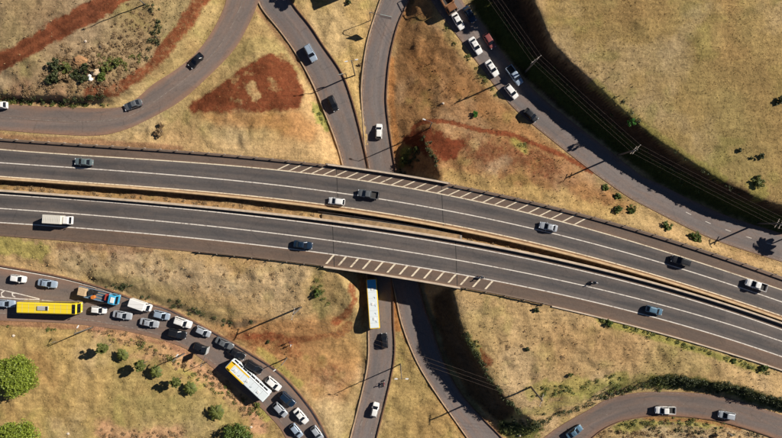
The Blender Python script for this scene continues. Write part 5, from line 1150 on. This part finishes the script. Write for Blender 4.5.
def in_ok(x, y): return paved(x, y, PM) < .5
def scatter_line(pts, r, dens, size, hgt, seed):
    """leaf points in clumps along a band given in photo pixels"""
    rs = np.random.default_rng(seed); P = np.array(pts, float); L_ = np.hypot(*np.diff(P, axis=0).T).sum(); Q = resample(P, max(int(L_*1.5), 2)); out = []
    nc = int(L_*r*dens*.016)+1
    for _ in range(nc):
        q = Q[rs.integers(len(Q))] + rs.normal(size=2)*r*.5; x, y, z = at(q[0], q[1])
        if not in_ok(np.array(x), np.array(y)): continue
        z = gz(x, y); cr = rs.uniform(.25,.75); n = int(40*cr/.5); d = rs.normal(size=(n,3)); d /= np.linalg.norm(d, axis=1)[:, None]; d *= cr*rs.uniform(.4,1,(n,1)); d[:, 2] = np.abs(d[:, 2])*hgt; out.append(d+np.array((x, y, z+.05)))
    return np.vstack(out)
def scrub(bands, m, name, lab, size=.15, seed=1):
    P = np.vstack([scatter_line(*b[:2], b[2], size, b[3], seed*100+i) for i, b in enumerate(bands)]); V_, F_ = leaves(P, size); o = fast_mesh(name, V_, F_, m, 4); tag(o, lab, 'scrub', kind='stuff')
scrub([([(0,98),(30,101),(60,102),(80,99),(110,96)],2.5,14,1.0), ([(98,281),(130,290),(160,301),(200,313),(235,325),(256,322)],4,3.5,.7), ([(662,379),(700,384),(740,391),(785,407)],4.5,30,1.2), ([(600,398),(640,385),(665,378)],3,8,1.), ([(462,330),(478,357),(488,376),(504,397),(520,411)],3.5,10,1.0),
       ([(500,425),(520,425),(540,424)],6,14,1.2), ([(540,424),(562,414),(590,402),(605,394)],4,8,1.1), ([(150,0),(160,20),(156,40),(140,60)],6,4,1.), ([(400,172),(410,165),(414,150)],5,9,1.), ([(775,435),(640,428)],4,2,.8), ([(590,70),(640,122),(684,158),(740,195)],2,2,.6), ([(420,135),(440,165)],5,5,1.)],
      LM_DK, 'scrub', 'dark low scrub along the ditches and cut banks', .14, 1)
scrub([([(0,103),(60,105),(112,105)],2,12,.7), ([(92,68),(120,62),(140,58)],7,6,1.), ([(602,392),(640,384),(700,386)],5,8,.9), ([(500,432),(540,428)],5,10,1.), ([(600,320),(650,334),(705,351),(770,373)],2.5,6,.7), ([(110,333),(160,352),(200,378),(262,415)],5,3.5,.7), ([(470,340),(480,352)],5,6,.9), ([(318,285),(324,305)],6,5,.9), ([(530,395),(580,388),(620,378)],6,4,.8),
       ([(620,425),(660,421),(720,424)],4,6,.8), ([(402,165),(410,148)],4,10,1.), ([(487,0),(510,30),(540,65),(590,110),(650,160),(700,190)],6,3,.6), ([(316,108),(326,128)],4,6,.8), ([(446,30),(475,68),(510,108)],3,3,.7), ([(520,143),(530,150)],4,4,.7), ([(0,310+16),(60,330)],3,2,.6)],
      LM_YG, 'scrub', 'yellow-green weeds along verges and ditches', .13, 2)
scrub([([(95,328),(150,348),(180,362),(215,378),(240,402),(262,425)],9,5,.7), ([(70,258),(160,270),(230,285),(300,270)],12,.7,.3), ([(0,90),(60,88),(110,85),(150,50)],6,5,.8), ([(600,435),(660,432),(740,440)],10,3,.8), ([(0,187),(120,196),(240,206)],2,5,.6), ([(240,205),(330,217)],2,3,.5), ([(470,240),(600,268),(700,297)],2,5,.6), ([(480,330),(520,345),(560,355)],12,.5,.3), ([(50,74),(90,70),(130,45),(150,20)],20,5,.7), ([(50,60),(80,58),(110,84)],12,6,.7), ([(100,436),(180,434)],8,4,.7)],
      LM_DRY, 'scrub', 'dry brown weeds and litter on the verges', .12, 3)

# dry grass: one sheet of small tufts nobody could count
def tufts(n, hmin, hmax, seed, name, lab, dark=1.0, region=None):
    rs = np.random.default_rng(seed); x = rs.uniform(-104,104,n); y = rs.uniform(-60,60,n)
    if region is not None: px_, py_ = project(x, y, ground(x, y)); k = region(px_, py_, x, y); x, y = x[k], y[k]
    dens = vnoise(x, y, 5, seed+3, 3); k = (paved(x, y, PM) < .5) & (dens+rs.uniform(-.2,.2,len(x)) > .42)
    px_, py_ = project(x, y, 7.0+0*x); k &= ~((px_ > 325) & (px_ < 470) & (py_ > nGuard(px_)-2) & (py_ < sEdge(px_)+2)); x, y = x[k], y[k]; z = rough_z(x, y); n = len(x)
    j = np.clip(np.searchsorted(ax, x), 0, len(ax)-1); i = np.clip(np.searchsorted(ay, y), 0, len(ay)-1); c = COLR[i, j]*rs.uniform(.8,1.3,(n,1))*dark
    soil = SOIL[i, j] > .55; kp = ~soil | (rs.uniform(size=n) < .15); x, y, z, c = x[kp], y[kp], z[kp], c[kp]; n = len(x)
    Vs = []; 
    for b in range(4):
        a = rs.uniform(0,2*math.pi,n); h = rs.uniform(hmin,hmax,n); w_ = h*.32; lx, ly = np.cos(a)*h*.55, np.sin(a)*h*.55
        Vs.append(np.stack([np.stack([x-np.sin(a)*w_, y+np.cos(a)*w_, z-.02], 1), np.stack([x+np.sin(a)*w_, y-np.cos(a)*w_, z-.02], 1), np.stack([x+lx, y+ly, z+h*.75], 1)], 1))
    V_ = np.stack(Vs, 1).reshape(-1,3); F_ = np.arange(len(V_)).reshape(-1,3); m = bpy.data.materials.new(name); m.use_nodes = True; nt = m.node_tree; b = nt.nodes['Principled BSDF']; b.inputs['Roughness'].default_value = .9; b.inputs['Specular IOR Level'].default_value = .1
    a = N(nt, 'ShaderNodeAttribute', attribute_name='tint'); nt.links.new(a.outputs['Color'], b.inputs['Base Color'])
    o = fast_mesh(name, V_, F_, m, 3); cc = o.data.color_attributes.new('tint', 'FLOAT_COLOR', 'POINT'); cc.data.foreach_set('color', np.repeat(np.c_[c, np.ones(n)], 12, 0).astype(np.float32).ravel()); tag(o, lab, 'grass', kind='stuff')
tufts(60000, .08, .22, 61, 'dry_grass', 'dry yellow grass tufts over the fields and banks')
tufts(9000, .22, .42, 62, 'tall_dry_grass', 'taller dry grass clumps on the rough ground', .85, lambda px_, py_, x, y: ((px_ < 215) & (py_ < 100)) | ((py_ > 245) & (py_ < 330) & (px_ < 340)) | ((px_ > 455) & (py_ > 300)) | ((px_ > 400) & (px_ < 640) & (py_ < 215) & (py_ > 60)) | ((px_ > 60) & (px_ < 300) & (py_ > 325)))
